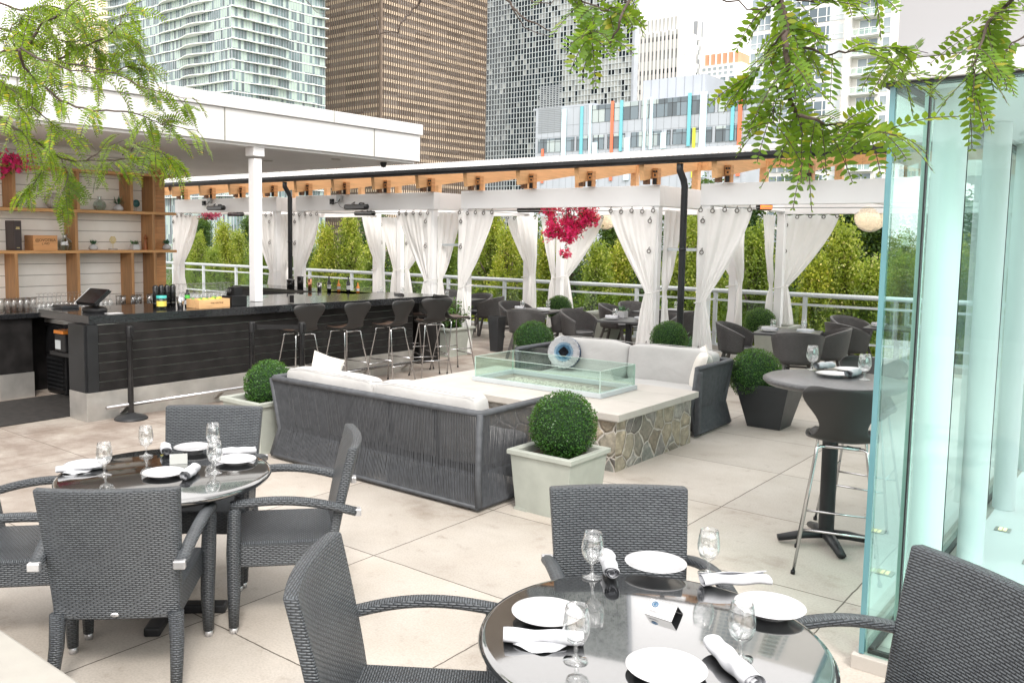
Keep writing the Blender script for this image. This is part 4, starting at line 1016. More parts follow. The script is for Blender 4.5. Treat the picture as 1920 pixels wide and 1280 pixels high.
def tubpx(px, py, z, Y, face_to, lab):
    p = atY(px, py, Y); tubat(p.x, Y, *face_to, lab)
T = [t_[0] for t_ in tabs]
tubpx(986, 620, 0, 11.62, T[0], 'dark tub chair with its rounded back to the viewer at the pink cabana left table')
tubpx(968, 590, 0, 12.6, (-7.9, 12.2), 'dark tub chair at the left side of the left table of the pink flower cabana')
tubpx(1058, 600, 0, 12.3, (T[0][0]-.1, T[0][1]), 'dark tub chair right of the left table, just left of the hanging pink flowers above')
tubpx(1086, 610, 0, 11.95, T[1], 'dark tub chair left of the table behind the round blue and white cushion')
tubpx(1155, 582, 0, 13.5, T[2], 'dark tub chair in front of a railing post left of the table by the railing')
tubpx(1192, 578, 0, 14.2, T[2], 'dark tub chair behind the table by the railing with only its rim showing')
tubpx(1250, 600, 0, 13.2, T[2], 'dark tub chair between the front right curtain and the black downpipe')
tubpx(1290, 592, 0, 13.3, T[2], 'dark tub chair right of the black downpipe near the railing')
tubpx(1232, 625, 0, 12.3, T[1], 'dark tub chair low beside the curtain foot and the boxwood ball')
tubpx(1385, 640, 0, 11.75, T[3], 'dark tub chair left of the table in the rightmost cabana')
tubpx(1495, 650, 0, 11.28, (T[3][0], T[3][1]+.2), 'dark tub chair with its woven back to the viewer at the rightmost cabana table')
tubpx(1548, 640, 0, 12.0, T[3], 'dark tub chair right of the rightmost cabana table')
tubpx(1590, 635, 0, 13.0, T[4], 'dark tub chair nearest the viewer at the railing table by the glass pavilion')
tubpx(1598, 615, 0, 14.0, T[4], 'dark tub chair farther back at the railing table by the glass pavilion')
tubpx(915, 585, 0, 13.4, T[5], 'dark tub chair right of the table beyond the bar, beside the left curtain')
tubpx(894, 582, 0, 13.8, T[5], 'dark tub chair mostly hidden behind the left curtain of the pink flower cabana')
tubpx(842, 575, 0, 14.2, T[5], 'dark tub chair at the railing beyond the right end of the bar')
tubpx(820, 585, 0, 12.6, T[5], 'dark tub chair facing the table beyond the right end of the bar')
# ---- rope sofas
def rounded_cushion(d, seed=0, puff=.03, nu=16):
    rr = random.Random(seed); sx, sy, sz = d; m_ = MB()
    n_ = nu; 
    def sp(a, e): return math.copysign(abs(a)**e, a)
    e1, e2 = .28, .28
    def fn(u, v):
        th = -pi/2+pi*v; ph = 2*pi*u
        x = sx/2*sp(cos(th), e1)*sp(cos(ph), e2); y = sy/2*sp(cos(th), e1)*sp(sin(ph), e2); z = sz/2*sp(sin(th), e1)
        b_ = puff*(1-(2*x/sx)**2)*(1-(2*y/sy)**2); z += math.copysign(b_, z)*(abs(z) > sz*.2)
        w = .006*sin(x*17+seed)+.005*sin(z*31+y*13+seed*2)
        return (x+w*.3, y+w, z+w*.5)
    m_.grid(fn, 64, 32)
    return m_
def sofa_fn(L_, D_=.84):
    def f():
        t = thing('rope_sofa', '', 'sofa'); zt, zm, zb = .71, .27, .035; ins = .05
        # outline corners (back left -> back right, arms forward)
        BLp, BRp, FRp, FLp = (-L_/2, 0), (L_/2, 0), (L_/2, D_), (-L_/2, D_)
        def ring(z, k_): return [(-L_/2+k_, D_-k_*.3, z), (-L_/2+k_, k_, z), (L_/2-k_, k_, z), (L_/2-k_, D_-k_*.3, z)]
        fr = MB(); r_ = ring(zt, .02)
        fr.tube([r_[0], Vector(r_[1])+Vector((0, .03, 0)), Vector(r_[1])+Vector((.03, 0, 0)), Vector(r_[2])-Vector((.03, 0, 0)), Vector(r_[2])+Vector((0, .03, 0)), r_[3]], .034, 10, flat=.7)
        fr.build('top_rail', 'rope', t)
        for sx in (-1, 1):
            for y, q in ((0, 1), (D_, -1)):
                k_ = .02; x0 = sx*(L_/2-k_); x1 = sx*(L_/2-k_-ins)
                yy0 = y+k_*q*(1 if q > 0 else 0); yy1 = yy0+ins*q*(1 if q > 0 else .3)
                MB().tube([(x0, yy0, zt), (x1, yy1, zm), (x0, yy0, zb)], .026, 8).build('corner_post', 'rope', t)
        MB().tube([(-L_/2+.02, D_, zb), (-L_/2+.02, .02, zb), (L_/2-.02, .02, zb), (L_/2-.02, D_, zb)], .02, 8).build('bottom_rail', 'rope', t)
        def strands(n_, fa, fb, fc):
            m_ = MB()
            for i in range(n_):
                u = (i+.5)/n_; u2 = u+R.uniform(-.15, .15)/n_
                a, b_, c = fa(u), fb(u2), fc(u); m_.bar(a, b_, .0066, .007, (0, 0.2, 1)); m_.bar(b_, c, .0066, .007, (0, .2, 1))
            return m_
        k_ = .02
        strands(int(L_/.0155), lambda u: (-L_/2+k_+(L_-2*k_)*u, k_-.012, zt), lambda u: (-L_/2+k_+ins+(L_-2*k_-2*ins)*u, k_+ins-.008, zm), lambda u: (-L_/2+k_+(L_-2*k_)*u, k_-.012, zb)).build('back_ropes', 'rope', t, uv=False)
        for sx in (-1, 1):
            strands(int(D_/.0155), lambda u: (sx*(L_/2-k_+.012), k_+(D_-k_)*u, zt), lambda u: (sx*(L_/2-k_-ins+.008), k_+ins+(D_-k_-ins*1.3)*u, zm), lambda u: (sx*(L_/2-k_+.012), k_+(D_-k_)*u, zb)).build('arm_ropes', 'rope', t, uv=False)
            MB().box(sx*(L_/2-.02)-.05, sx*(L_/2-.02)+.014, D_-.03, D_+.012, .05, zt-.03).build('arm_front', 'rope', t, bevel=.01)
        ib = MB()
        for q in range(1, 5):
            x = -L_/2+L_*q/5; ib.bar((x, .045, zt), (x, ins+.05, zm), .02).bar((x, ins+.05, zm), (x, .05, zb), .02)
        ib.box(-L_/2+.09, L_/2-.09, .09, D_-.02, .235, .262)
        ib.box(-L_/2+.07, L_/2-.07, D_-.05, D_-.02, .06, .262)
        ib.build('inner_frame', 'black_metal', t)
        n_ = 2; cw = (L_-.22)/2
        for q in range(2):
            x = -L_/2+.11+cw*(q+.5)
            s_ = rounded_cushion((cw-.01, .66, .17), q, .015).build('seat_cushion', 'cushion', t, uv=False, loc=(x, .11+.33+.06, .35))
            b_ = rounded_cushion((cw-.005, .44, .20), q+5, .02).build('back_cushion', 'cushion', t, uv=False, loc=(x, .19, .60)); b_.rotation_euler = (radians(96), 0, 0)
            pp = MB(); e1 = (cw-.02)/2
            pp.tube([(-e1, .215, .085), (-e1*.5, .228, .09), (0, .23, .09), (e1*.5, .228, .09), (e1, .215, .085)], .004, 5); pp.build('piping', 'cushion', b_, uv=False)
        return t
    return f
sA = sofa_fn(2.34, .82)(); sA.location = (-4.885, 4.76, 0); tag(sA, 'grey rope sofa with pale cushions seen from behind in the centre', 'sofa', 'grey rope sofas around the fire pit')
pB = at(1300, 688, .72)
XR = -3.585
pR = atX(1300, 690, XR)
LB = 2.22
sB = dup(sA, (XR-LB/2-.0, 8.93, 0), pi, 'grey rope sofa with white cushions facing the viewer behind the fire pit', (LB/2.34, 1.06, .97))
# cushions lying on the sofas
def pillow(name, lab, p, rot, s=.42, mat='cushion', thick=.13):
    t = thing(name, lab, 'cushion', p); t.rotation_euler = rot
    def fn(sg):
        def g_(u, v):
            x, y = 2*u-1, 2*v-1; k_ = (1-x**4)*(1-y**4); pin = 1-.07*(1-abs(x))*0 - .06*((1-x*x)*0+(1-y*y)*0)
            edge = 1-.08*(1-y*y)*abs(x)**3
            edge2 = 1-.08*(1-x*x)*abs(y)**3
            return (x*s/2*edge, y*s/2*edge2, sg*(thick/2*k_**.5+.006*sin(x*9+y*4)*k_))
        return g_
    MB().grid(fn(1), 20, 20).grid(fn(-1), 20, 20, flip=True).build('pillow_cover', mat, t, uv=False)
    m_ = MB(); m_.tube([(-s/2, -s/2, 0), (0, -s/2*.92, 0), (s/2, -s/2, 0), (s/2*.92, 0, 0), (s/2, s/2, 0), (0, s/2*.92, 0), (-s/2, s/2, 0), (-s/2*.92, 0, 0)], .004, 5, closed=True); m_.build('piping', mat, t, uv=False)
    return t
plain('linen', (.70, .67, .62), .9, var=.08, bs=.6, bd=.006, bscale=25)
pillow('throw_pillow', 'small white pillow leaning on the far arm of the centre sofa', atX(611, 697, -5.75), (radians(78), radians(20), radians(70)), .30, 'linen')
pillow('throw_pillow', 'crumpled white linen pillow against the right arm of the far sofa', atX(1313, 694, -3.85)+Vector((0, .0, 0)), (radians(75), radians(8), radians(-62)), .46, 'linen', .17)
# the round shaggy cushion with rings
pe_ = atY(1059, 661, 8.52)
t = thing('round_shaggy_cushion', 'round shaggy cushion with navy, white and blue rings and a black diamond centre', 'cushion', pe_, radians(8)); t.rotation_euler = (radians(-14), 0, radians(20))
plain('navy', (.02, .045, .10), .9); plain('yarn_white', (.78, .78, .80), .9); plain('yarn_blue', (.16, .33, .48), .9); plain('yarn_light', (.42, .58, .70), .9); plain('yarn_black', (.012, .014, .02), .9)
MB().lathe([(.001, -.06), (.14, -.05), (.185, -.02), (.19, .01), (.15, .05), (.001, .06)], 40, M=Matrix.Rotation(pi/2, 4, 'X')).build('cushion_body', 'navy', t, uv=False)
def yarn(r0, r1, n_, mat, ln, diamond=False, seed=1):
    rr = random.Random(seed); m_ = MB()
    for i in range(n_):
        for _ in range(30):
            r = r0+(r1-r0)*sqrt(rr.random()); a = rr.random()*6.283; x, z = r*cos(a), r*sin(a)
            if diamond is None or (diamond and abs(x)+abs(z) < .058) or (diamond is False and abs(x)+abs(z) > .058): break
        d = Vector((x, -.03, z)).normalized(); d = (Vector((0, -1, 0))*.55+Vector((x, 0, z)).normalized()*.6+Vector((rr.uniform(-.3, .3), 0, rr.uniform(-.3, .3)))).normalized()
        b_ = Vector((x, -.062+.03*(r/.19)**3, z)); w = Vector((rr.uniform(-1, 1), 0, rr.uniform(-1, 1))).normalized()*.0055
        m_.add([b_-w, b_+w, b_+d*ln+w*.6, b_+d*ln-w*.6], [(0, 1, 2, 3)])
    return m_.build('yarn_ring', mat, t, uv=False)
yarn(.088, .165, 3600, 'yarn_white', .03, False, 2); yarn(.068, .095, 1200, 'yarn_light', .024, False, 3); yarn(.045, .072, 900, 'yarn_blue', .022, False, 4); yarn(0, .062, 900, 'yarn_black', .012, True, 5)
# ---- fire pit
fp = thing('fire_pit', 'low fieldstone fire pit with pale stone top and glass wind guard', 'fire pit', (-4.72, 7.12, 0))
hx, hy = 1.215, .775
def inset(k_, z0, z1, nm, mat, bv=0): return MB().box(-hx+k_, hx-k_, -hy+k_, hy-k_, z0, z1).build(nm, mat, fp, bevel=bv)
inset(.05, 0, .425, 'fieldstone_base', 'fieldstone'); inset(.03, .426, .44, 'slab_bed', 'slab_stone'); 
ox0, ox1, oy0, oy1 = at(879, 714, .5).x+4.72, at(1126, 748, .5).x+4.72, at(1126, 748, .5).y-7.12, at(1180, 728, .5).y-7.12
bx0, bx1, by0, by1 = ox0, ox1, oy0, oy1
sl = MB()
for (a, b_) in ((-hx, -.35), (-.346, .45), (.454, hx)): sl.box(a, b_, -hy, by0+.07, .441, .50)
for (a, b_) in ((-hx, bx0+.05), ): sl.box(a, b_, by0+.074, by1-.05, .441, .50)
sl.box(bx1-.05, hx, by0+.074, by1-.05, .441, .50).box(-hx, hx, by1-.046, hy, .441, .50)
sl.build('stone_top', 'slab_stone', fp, bevel=.004)
cu = MB(); cz0, cz1 = .502, .545
cu.box(bx0, bx1, by0, by0+.05, cz0, cz1).box(bx0, bx1, by1-.05, by1, cz0, cz1).box(bx0, bx0+.05, by0+.051, by1-.051, cz0, cz1).box(bx1-.05, bx1, by0+.051, by1-.051, cz0, cz1)
cu.box(bx0+.05, bx1-.05, by0+.05, by0+.055, .44, .50)
cu.build('curb', 'rail_paint', fp, bevel=.002)
gz = cz1+.20
MB().box(bx0+.051, bx1-.051, by0+.051, by1-.051, .442, .470).build('burner_tray', 'steel', fp)
def bed(u, v):
    x = bx0+.12+(bx1-bx0-.24)*u; y = (by0+by1)/2-.10+.2*v; k_ = (1-(2*v-1)**2)*min(1, u*8, (1-u)*8); return (x, y, .472+.05*k_+.012*sin(u*90)*k_)
MB().grid(bed, 90, 10).build('fire_glass_bed', 'gravel_glass', fp, uv=False)
for (a, b_, c, d) in ((bx0+.02, bx1-.02, by0+.02, by0+.03), (bx0+.02, bx1-.02, by1-.03, by1-.02), (bx0+.02, bx0+.03, by0+.032, by1-.032), (bx1-.03, bx1-.02, by0+.032, by1-.032)):
    g_ = MB().box(a, b_, c, d, cz1+.001, gz).build('glass_panel', 'pane_green', fp)
    MB().box(a, b_, c, d, gz+.0005, gz+.004).build('glass_rim', 'glass_edge_pale', g_)
for x, y in ((bx0+.022, by0+.022), (bx1-.022, by0+.022), (bx1-.022, by1-.022), (bx0+.022, by1-.022)):
    MB().box(x-.004, x+.004, y-.004, y+.004, cz1+.001, gz+.004).build('glass_corner', 'glass_edge_pale', fp)
# ---- planters and boxwood balls
def pl_fn(mat, hgt=.47, top=.29, bot=.235, rim=True):
    def f():
        t = thing('square_planter', '', 'planter')
        m_ = MB(); m_.lathe([(bot*1.414, .0), (top*1.414*.93, hgt-.04)], 4, M=rotz(pi/4), smooth=False); m_.build('planter_body', mat, t, bevel=.004)
        m_ = MB(); R_ = 1.414
        if rim: pr = [((top-.03)*R_, hgt-.05), (top*R_, hgt-.035), (top*R_, hgt-.005), ((top-.005)*R_, hgt), ((top-.045)*R_, hgt), ((top-.055)*R_, hgt-.01), ((top-.06)*R_, hgt-.12)]
        else: pr = [(top*.93*R_, hgt-.04), (top*.95*R_, hgt), ((top-.04)*R_, hgt), ((top-.045)*R_, hgt-.1)]
        m_.lathe(pr, 4, M=rotz(pi/4), smooth=False); m_.build('rim', mat, t)
        m_ = MB(); m_.grid(lambda u, v: ((2*u-1)*(top-.058), (2*v-1)*(top-.058), hgt-.06+.012*sin(u*23)*sin(v*19)), 16, 16); m_.build('soil', 'soil', t, uv=False)
        if rim: 
            f_ = MB()
            for x in (-1, 1):
                for y in (-1, 1): f_.cb((x*(bot-.05), y*(bot-.05), .01), (.12, .12, .021))
            f_.build('feet', mat, t)
        return t
    return f
stone_pl = Maker(pl_fn('planter_stone')); black_pl = Maker(pl_fn('planter_black', .46, .29, .17, False))
def ball_fn():
    t = thing('boxwood_ball', '', 'shrub'); rr = random.Random(21); m_ = MB()
    for i in range(7500):
        z = rr.uniform(-1, 1); a = rr.random()*6.283; q = sqrt(1-z*z); n_ = Vector((q*cos(a), q*sin(a), z))
        r = .205*(1+.04*sin(n_.x*7+1)*sin(n_.y*6)*sin(n_.z*8+2)+.02*sin(n_.x*15)*sin(n_.z*17))*rr.uniform(.90, 1.02+(.05 if rr.random() < .06 else 0))
        p = n_*r; up_ = Vector((rr.uniform(-1, 1), rr.uniform(-1, 1), rr.uniform(-1, 1)))
        tn = n_.cross(up_).normalized(); bn = (n_*rr.uniform(.2, 1.1)+tn.cross(n_)*rr.uniform(-1, 1)).normalized(); s = rr.uniform(.006, .0105)
        m_.add([p, p+tn*s*.55+bn*s*.6, p+bn*s*1.3, p-tn*s*.55+bn*s*.6], [(0, 1, 2, 3)])
    m_.build('foliage', 'box_leaf', t, uv=False)
    MB().lathe([(.185*cos(q), .185*sin(q)) for q in [-pi/2+pi*j/16 for j in range(17)]], 28).build('inner_twigs', 'box_core', t, uv=False)
    MB().tube([(0, 0, -.28), (0, 0, -.1)], .015, 7).build('stem', 'bark', t, uv=False)
    return t
ballm = Maker(ball_fn)
def shrub(xy, r_px, c_px, base_z, lab, planter, plab, ang=0, zc=None, ps=1.):
    x, y = xy; d_ = (Vector((x, y, 0))).length
    dep = Vector((x, y, 0)).dot(fw)
    p = ray(*c_px); k_ = sqrt(x*x+y*y)/sqrt(p.x**2+p.y**2); zc = H+p.z*k_
    r = r_px*k_/FPX; s = r/.205
    planter((x, y, 0), ang, plab, None, ps)
    ballm((p.x*k_, p.y*k_, zc), R.random()*3, lab, 'clipped boxwood balls', s)
shrub((-3.375, 5.25), 62, (1056, 796), .5, 'clipped boxwood ball in the pale planter in front of the fire pit', stone_pl, 'pale grey square planter at the front sofa corner', .0, ps=(.93, .93, .945))
shrub((-6.42, 5.0), 47, (506, 722), .5, 'clipped boxwood ball left of the front sofa', stone_pl, 'pale grey square planter hidden behind the back of the left sofa end', 0)
shrub((-3.27, 9.15), 48, (1416, 702), .5, 'clipped boxwood ball in the black planter', black_pl, 'tapered black planter beside the far sofa arm', 0)
shrub((-6.75, 10.05), 38, (1001, 640), .5, 'clipped boxwood ball behind the left arm of the far sofa', stone_pl, 'pale square planter hidden behind the left end of the far sofa', 0)
shrub((-5.05, 10.3), 34, (1254, 636), .5, 'clipped boxwood ball behind the far sofa below the black downpipe', stone_pl, 'pale square planter behind the middle of the far sofa', 0)
shrub((-4.95, 14.0), 28, (1425, 605), .5, 'dark boxwood ball near the railing behind the rightmost cabana table', stone_pl, 'pale planter in shade behind the rightmost cabana table', 0, ps=(1, 1, 1.3))
shrub((-8.15, 14.1), 24, (1048, 578), .5, 'dark boxwood ball at the railing between two back curtains', stone_pl, 'pale planter at the railing behind the left table of the pink flower cabana', 0, ps=(1, 1, 1.3))
# leafy planter at the end of the bar
pc = at(815, 665, 0); t = stone_pl((-9.35, 11.05, 0), 0, 'wide pale planter with leafy greenery at the far end of the bar', None, (1.15, 1.15, 1.0))
def leafy(name, lab, p, r, h, n_, mat, seed, cat='plant', lw=.02, grp=None):
    t = thing(name, lab, cat, p, 0, grp); rr = random.Random(seed); m_ = MB(); s_ = MB()
    for i in range(int(n_/22)):
        a = rr.random()*6.283; q = sqrt(rr.random()); e = Vector((r*q*cos(a), r*q*sin(a), h*rr.uniform(.55, 1)*(1.1-.4*q))); b_ = Vector((e.x*.4, e.y*.4, 0))
        s_.tube([b_, b_+(e-b_)*.5+Vector((0, 0, .03)), e], .004, 4)
        for k_ in range(22):
            q2 = rr.uniform(.2, 1); pp = b_+(e-b_)*q2+Vector((rr.gauss(0, .02), rr.gauss(0, .02), rr.gauss(0, .02)))
            d = Vector((rr.gauss(0, 1), rr.gauss(0, 1), rr.gauss(.3, .7))).normalized(); w_ = d.cross(Vector((rr.random(), rr.random(), rr.random()))).normalized()*lw*.4; L_ = lw*rr.uniform(1.2, 2.4)
            m_.add([pp, pp+d*L_*.5+w_, pp+d*L_, pp+d*L_*.5-w_], [(0, 1, 2, 3)])
    m_.build('foliage', mat, t, uv=False); s_.build('stems', 'bark', t, uv=False)
    return t
leafy('leafy_plant', 'bushy green plant in the planter at the far end of the bar', (-9.35, 11.05, .42), .42, .55, 1300, 'box_leaf', 4, lw=.035)
t = thing('tall_black_planter', 'tall black planter half hidden by the left front curtain of the pink flower cabana', 'planter', (-9.0, 11.95, 0)); MB().lathe([(.11, 0), (.16, .6), (.145, .6), (.13, .5)], 4, M=rotz(pi/4), smooth=False).build('planter_body', 'planter_black', t)
leafy('leafy_plant', 'low blue green plant behind the boxwood ball under the downpipe', (-5.35, 11.6, .35), .3, .25, 500, 'succulent', 6, lw=.04)
t = thing('trough_planter', 'white trough planter half hidden behind the boxwood ball under the downpipe', 'planter', (-5.35, 11.6, 0)); MB().box(-.4, .4, -.17, .17, 0, .36).build('trough_body', 'white_paint', t, bevel=.01)
# ================================================================== TABLEWARE
def plate_fn():
    t = thing('dinner_plate', '', 'plate')
    MB().lathe([(.001, .006), (.065, .006), (.072, .008), (.108, .019), (.113, .021), (.113, .0225), (.107, .0205), (.073, .011), (.066, .009), (.001, .009)][::1], 48).lathe([(.001, .0), (.06, .0), (.06, .006)], 32).build('dish', 'porcelain', t, uv=False)
    return t
plate = Maker(plate_fn)
def napkin_fn():
    t = thing('rolled_napkin', '', 'napkin'); m_ = MB(); L_ = .21
    def fn(u, v):   # spiral roll
        a = u*2*pi*2.6; r = .006+.0195*(u)**.8+.0018*sin(v*17+a)+.0012*sin(a*3+v*7); r *= 1+.10*sin(v*3.1)
        return (r*cos(a)*1.12, -L_/2+L_*v+.004*sin(a*1.3), max(.0008, .0245+r*sin(a)*.95))
    m_.grid(fn, 90, 16); m_.build('cloth_roll', 'napkin', t, uv=False)
    return t
def napkin2_fn():
    t = thing('folded_napkin', '', 'napkin'); m_ = MB(); L_ = .24
    def fn(u, v):
        a = u*2*pi*2.2; r = .006+.022*u**.8+.003*sin(v*11+a*1.5); fl = 1.25-.25*sin(v*pi)
        return (r*cos(a)*1.2*fl, -L_/2+L_*v, max(.0008, .020+r*sin(a)*.72))
    m_.grid(fn, 90, 18)
    m_.grid(lambda u, v: (.02+.05*u*(1-abs(2*v-1)**1.5)+.01, -.09+.16*v, .003+.003*sin(v*14)*u+.012*(1-u)), 8, 14)
    m_.build('cloth_roll', 'napkin', t, uv=False, solid=.0015)
    return t
nap = Maker(napkin_fn); nap2 = Maker(napkin2_fn)
TZ = .7385
def ang(p, q, z=TZ):   # direction on the table of a photo segment
    a = at(*p, z); b_ = at(*q, z); return face((b_.x-a.x, b_.y-a.y))
def tb(px, py, z=TZ): return at(px, py, z)
G1 = 'water goblets on the round tables'; G2 = 'white plates on the round tables'; G3 = 'rolled white napkins on the round tables'
gl_ = {'left table, left of the tall water goblets': (196, 890), 'back': (274, 853)}
for (p, lab) in (((196, 890), 'stemmed glass goblet beside the napkin at the left edge of the left table'), ((274, 854), 'stemmed glass goblet standing alone at the back of the left table'), ((403, 886), 'stemmed glass goblet in front of the right plate on the left table'), ((400, 848), 'stemmed glass goblet behind another goblet at the right of the left table'),
                 ((1110, 1081), 'stemmed glass goblet beside the upright napkin at the back of the front right table'), ((1327, 1075), 'stemmed glass goblet behind the long napkin at the right back of the front right table'), ((1079, 1238), 'stemmed glass goblet in front of the left plate on the front right table'), ((1388, 1233), 'stemmed glass goblet beside the right plate on the front right table')):
    goblet(tb(*p), R.random(), lab, G1, 1.0)
for (p, lab) in (((160, 876), 'white plate half under a napkin at the left of the left table'), ((362, 843), 'white plate at the back of the left table'), ((307, 891), 'white plate at the front of the left table'), ((443, 866), 'white plate at the right of the left table'),
                 ((1025, 1157), 'white plate at the left of the front right table'), ((1229, 1063), 'white plate at the back of the front right table'), ((1443, 1145), 'white plate at the right of the front right table'), ((1249, 1262), 'white plate cut by the bottom edge on the front right table')):
    q = tb(*p); plate(q, 0, lab, G2, 1.0 if q.x > -3 else .93)
nap2(tb(148, 882), ang((105, 885), (190, 876)), 'loose white napkin roll over the plate at the left of the left table', G3, .9)
nap(tb(312, 849), ang((314, 860), (310, 838)), 'short white napkin roll standing end on behind the card holder of the left table', G3, (1, .7, 1))
nap(tb(358, 893), ang((345, 905), (375, 880)), 'white napkin roll on the front plate edge of the left table', G3, (1.05, .8, 1.05))
nap(tb(443, 853), ang((405, 854), (480, 850)), 'long white napkin roll behind the right plate of the left table', G3, (.9, 1, .9))
nap2(tb(1018, 1203), ang((935, 1200), (1105, 1207)), 'loose white napkin roll in front of the left plate on the front right table', G3, 1.)
nap(tb(1143, 1068), ang((1147, 1092), (1135, 1040)), 'white napkin roll pointing away beside the back goblet on the front right table', G3, (1, .95, 1))
nap2(tb(1378, 1095), ang((1450, 1090), (1305, 1092)), 'long white napkin roll at the right back of the front right table', G3, (1, 1., 1))
nap(tb(1372, 1258), ang((1335, 1215), (1410, 1290)), 'white napkin roll slanting toward the bottom edge on the front right table', G3, (1.1, 1.15, 1.1))
# card holders
plain('louvre_metal', (.30, .31, .30), .45, .2)
q = tb(335, 868)
t = thing('card_holder', 'small brushed metal card holder in the middle of the left table', 'card holder', q, ang((310, 868), (345, 866))+pi/2)
MB().bar((-.04, -.018, .001), (-.04, 0, .05), .002, .002).build('edge', 'steel', t)
MB().add([(-.045, -.02, .0), (.045, -.02, .0), (.045, 0, .05), (-.045, 0, .05), (-.045, .02, .0), (.045, .02, .0)], [(0, 1, 2, 3), (3, 2, 5, 4)]).build('folded_plate', 'louvre_metal', t, solid=.002)
q = tb(1245, 1150); a_ = ang((1203, 1150), (1245, 1178))
t = thing('table_tent', 'small white tent card with a blue round logo on the front right table', 'tent card', q, face((-q.x, -q.y))+pi-radians(27)); t.scale = (1.12, 1.35, .85)
MB().add([(-.042, -.03, .0), (.042, -.03, .0), (.042, .0, .045), (-.042, .0, .045)], [(0, 1, 2, 3)]).build('front_panel', 'paper', t, solid=.0012)
MB().add([(-.042, .0, .045), (.042, .0, .045), (.042, .03, .0), (-.042, .03, .0)], [(0, 1, 2, 3)]).build('back_panel', 'planter_black', t, solid=.0012)
plain('ink_blue', (.02, .12, .25), .5); plain('ink_grey', (.25, .25, .27), .6)
tilt = (atan2(.045, .03), 0, 0)
def on_card(x, s, off=.0014): return (x, -.03+.03*s-off*.83, .045*s+off*.55)
lg = MB().torus((0, 0, 0), .0085, .0017, 'Z', 20, 5).lathe([(.001, .0006), (.0045, .0006), (.005, 0)], 14).build('round_logo', 'ink_blue', t, uv=False, loc=on_card(-.023, .74)); lg.rotation_euler = tilt
ln_ = MB().box(-.026, .006, -.0008, .0008, 0, .0004).box(-.026, -.002, -.0045, -.0033, 0, .0004).build('printed_lines', 'ink_grey', t, loc=on_card(-.008, .32)); ln_.rotation_euler = tilt
# pub table
PZ = 1.0805
for (p, lab) in (((1522, 693), 'stemmed glass goblet at the left of the tall pub table'), ((1620, 712), 'stemmed glass goblet at the right of the tall pub table')): goblet(at(*p, PZ), 0, lab, G1, 1.0)
for (p, lab) in (((1596, 697), 'white plate at the back of the tall pub table'), ((1562, 705), 'white plate at the front of the tall pub table')): plate(at(*p, PZ), 0, lab, G2, .95)
nap(at(1546, 692, PZ), ang((1528, 694), (1562, 690), PZ), 'white napkin roll on the left plate edge of the tall pub table', G3, (1, .85, 1)); nap(at(1600, 706, PZ), ang((1582, 712), (1618, 700), PZ), 'white napkin roll on the front plate of the tall pub table', G3, (1.05, .9, 1.05))
# cabana tables
nm2 = ['left table of the pink flower cabana', 'table below the pink flowers', 'railing table behind the front right curtain', 'table in the rightmost cabana', 'railing table beside the glass pavilion', 'table beyond the bar', 'table behind the far counter bottles']
sm_pl = Maker(lambda: (lambda t: (MB().lathe([(.001, .004), (.07, .004), (.11, .016), (.112, .018), (.072, .009), (.001, .008)], 24).build('dish', 'porcelain', t, uv=False), t)[1])(thing('side_plate', '', 'plate')))
for i, (xy, a, lab) in enumerate(tabs):
    for k_ in range(2):
        s = -1 if k_ == 0 else 1
        d = Vector((cos(a), sin(a), 0)); n_ = Vector((-sin(a), cos(a), 0)); c = Vector((xy[0], xy[1], .7355))
        sd = 'left' if k_ == 0 else 'right'
        goblet(c+d*s*.18+n_*.12*s, 0, 'stemmed glass goblet on the %s half of the %s' % (sd, nm2[i]), 'goblets on the cabana tables')
        sm_pl(c+d*s*.24-n_*.12, 0, 'white plate on the %s half of the %s' % (sd, nm2[i]), 'plates on the cabana tables')
        nap(c+d*s*.22-n_*.12+Vector((0, 0, .016)), a+pi/2+.3*s, 'white napkin roll on the %s half of the %s' % (sd, nm2[i]), 'napkins on the cabana tables')
pot_plant('succulent', 'small green plant in a white cube pot on the table below the pink flowers', (tabs[1][0][0]-.22, tabs[1][0][1]+.2, .736), 'square', 1.2)
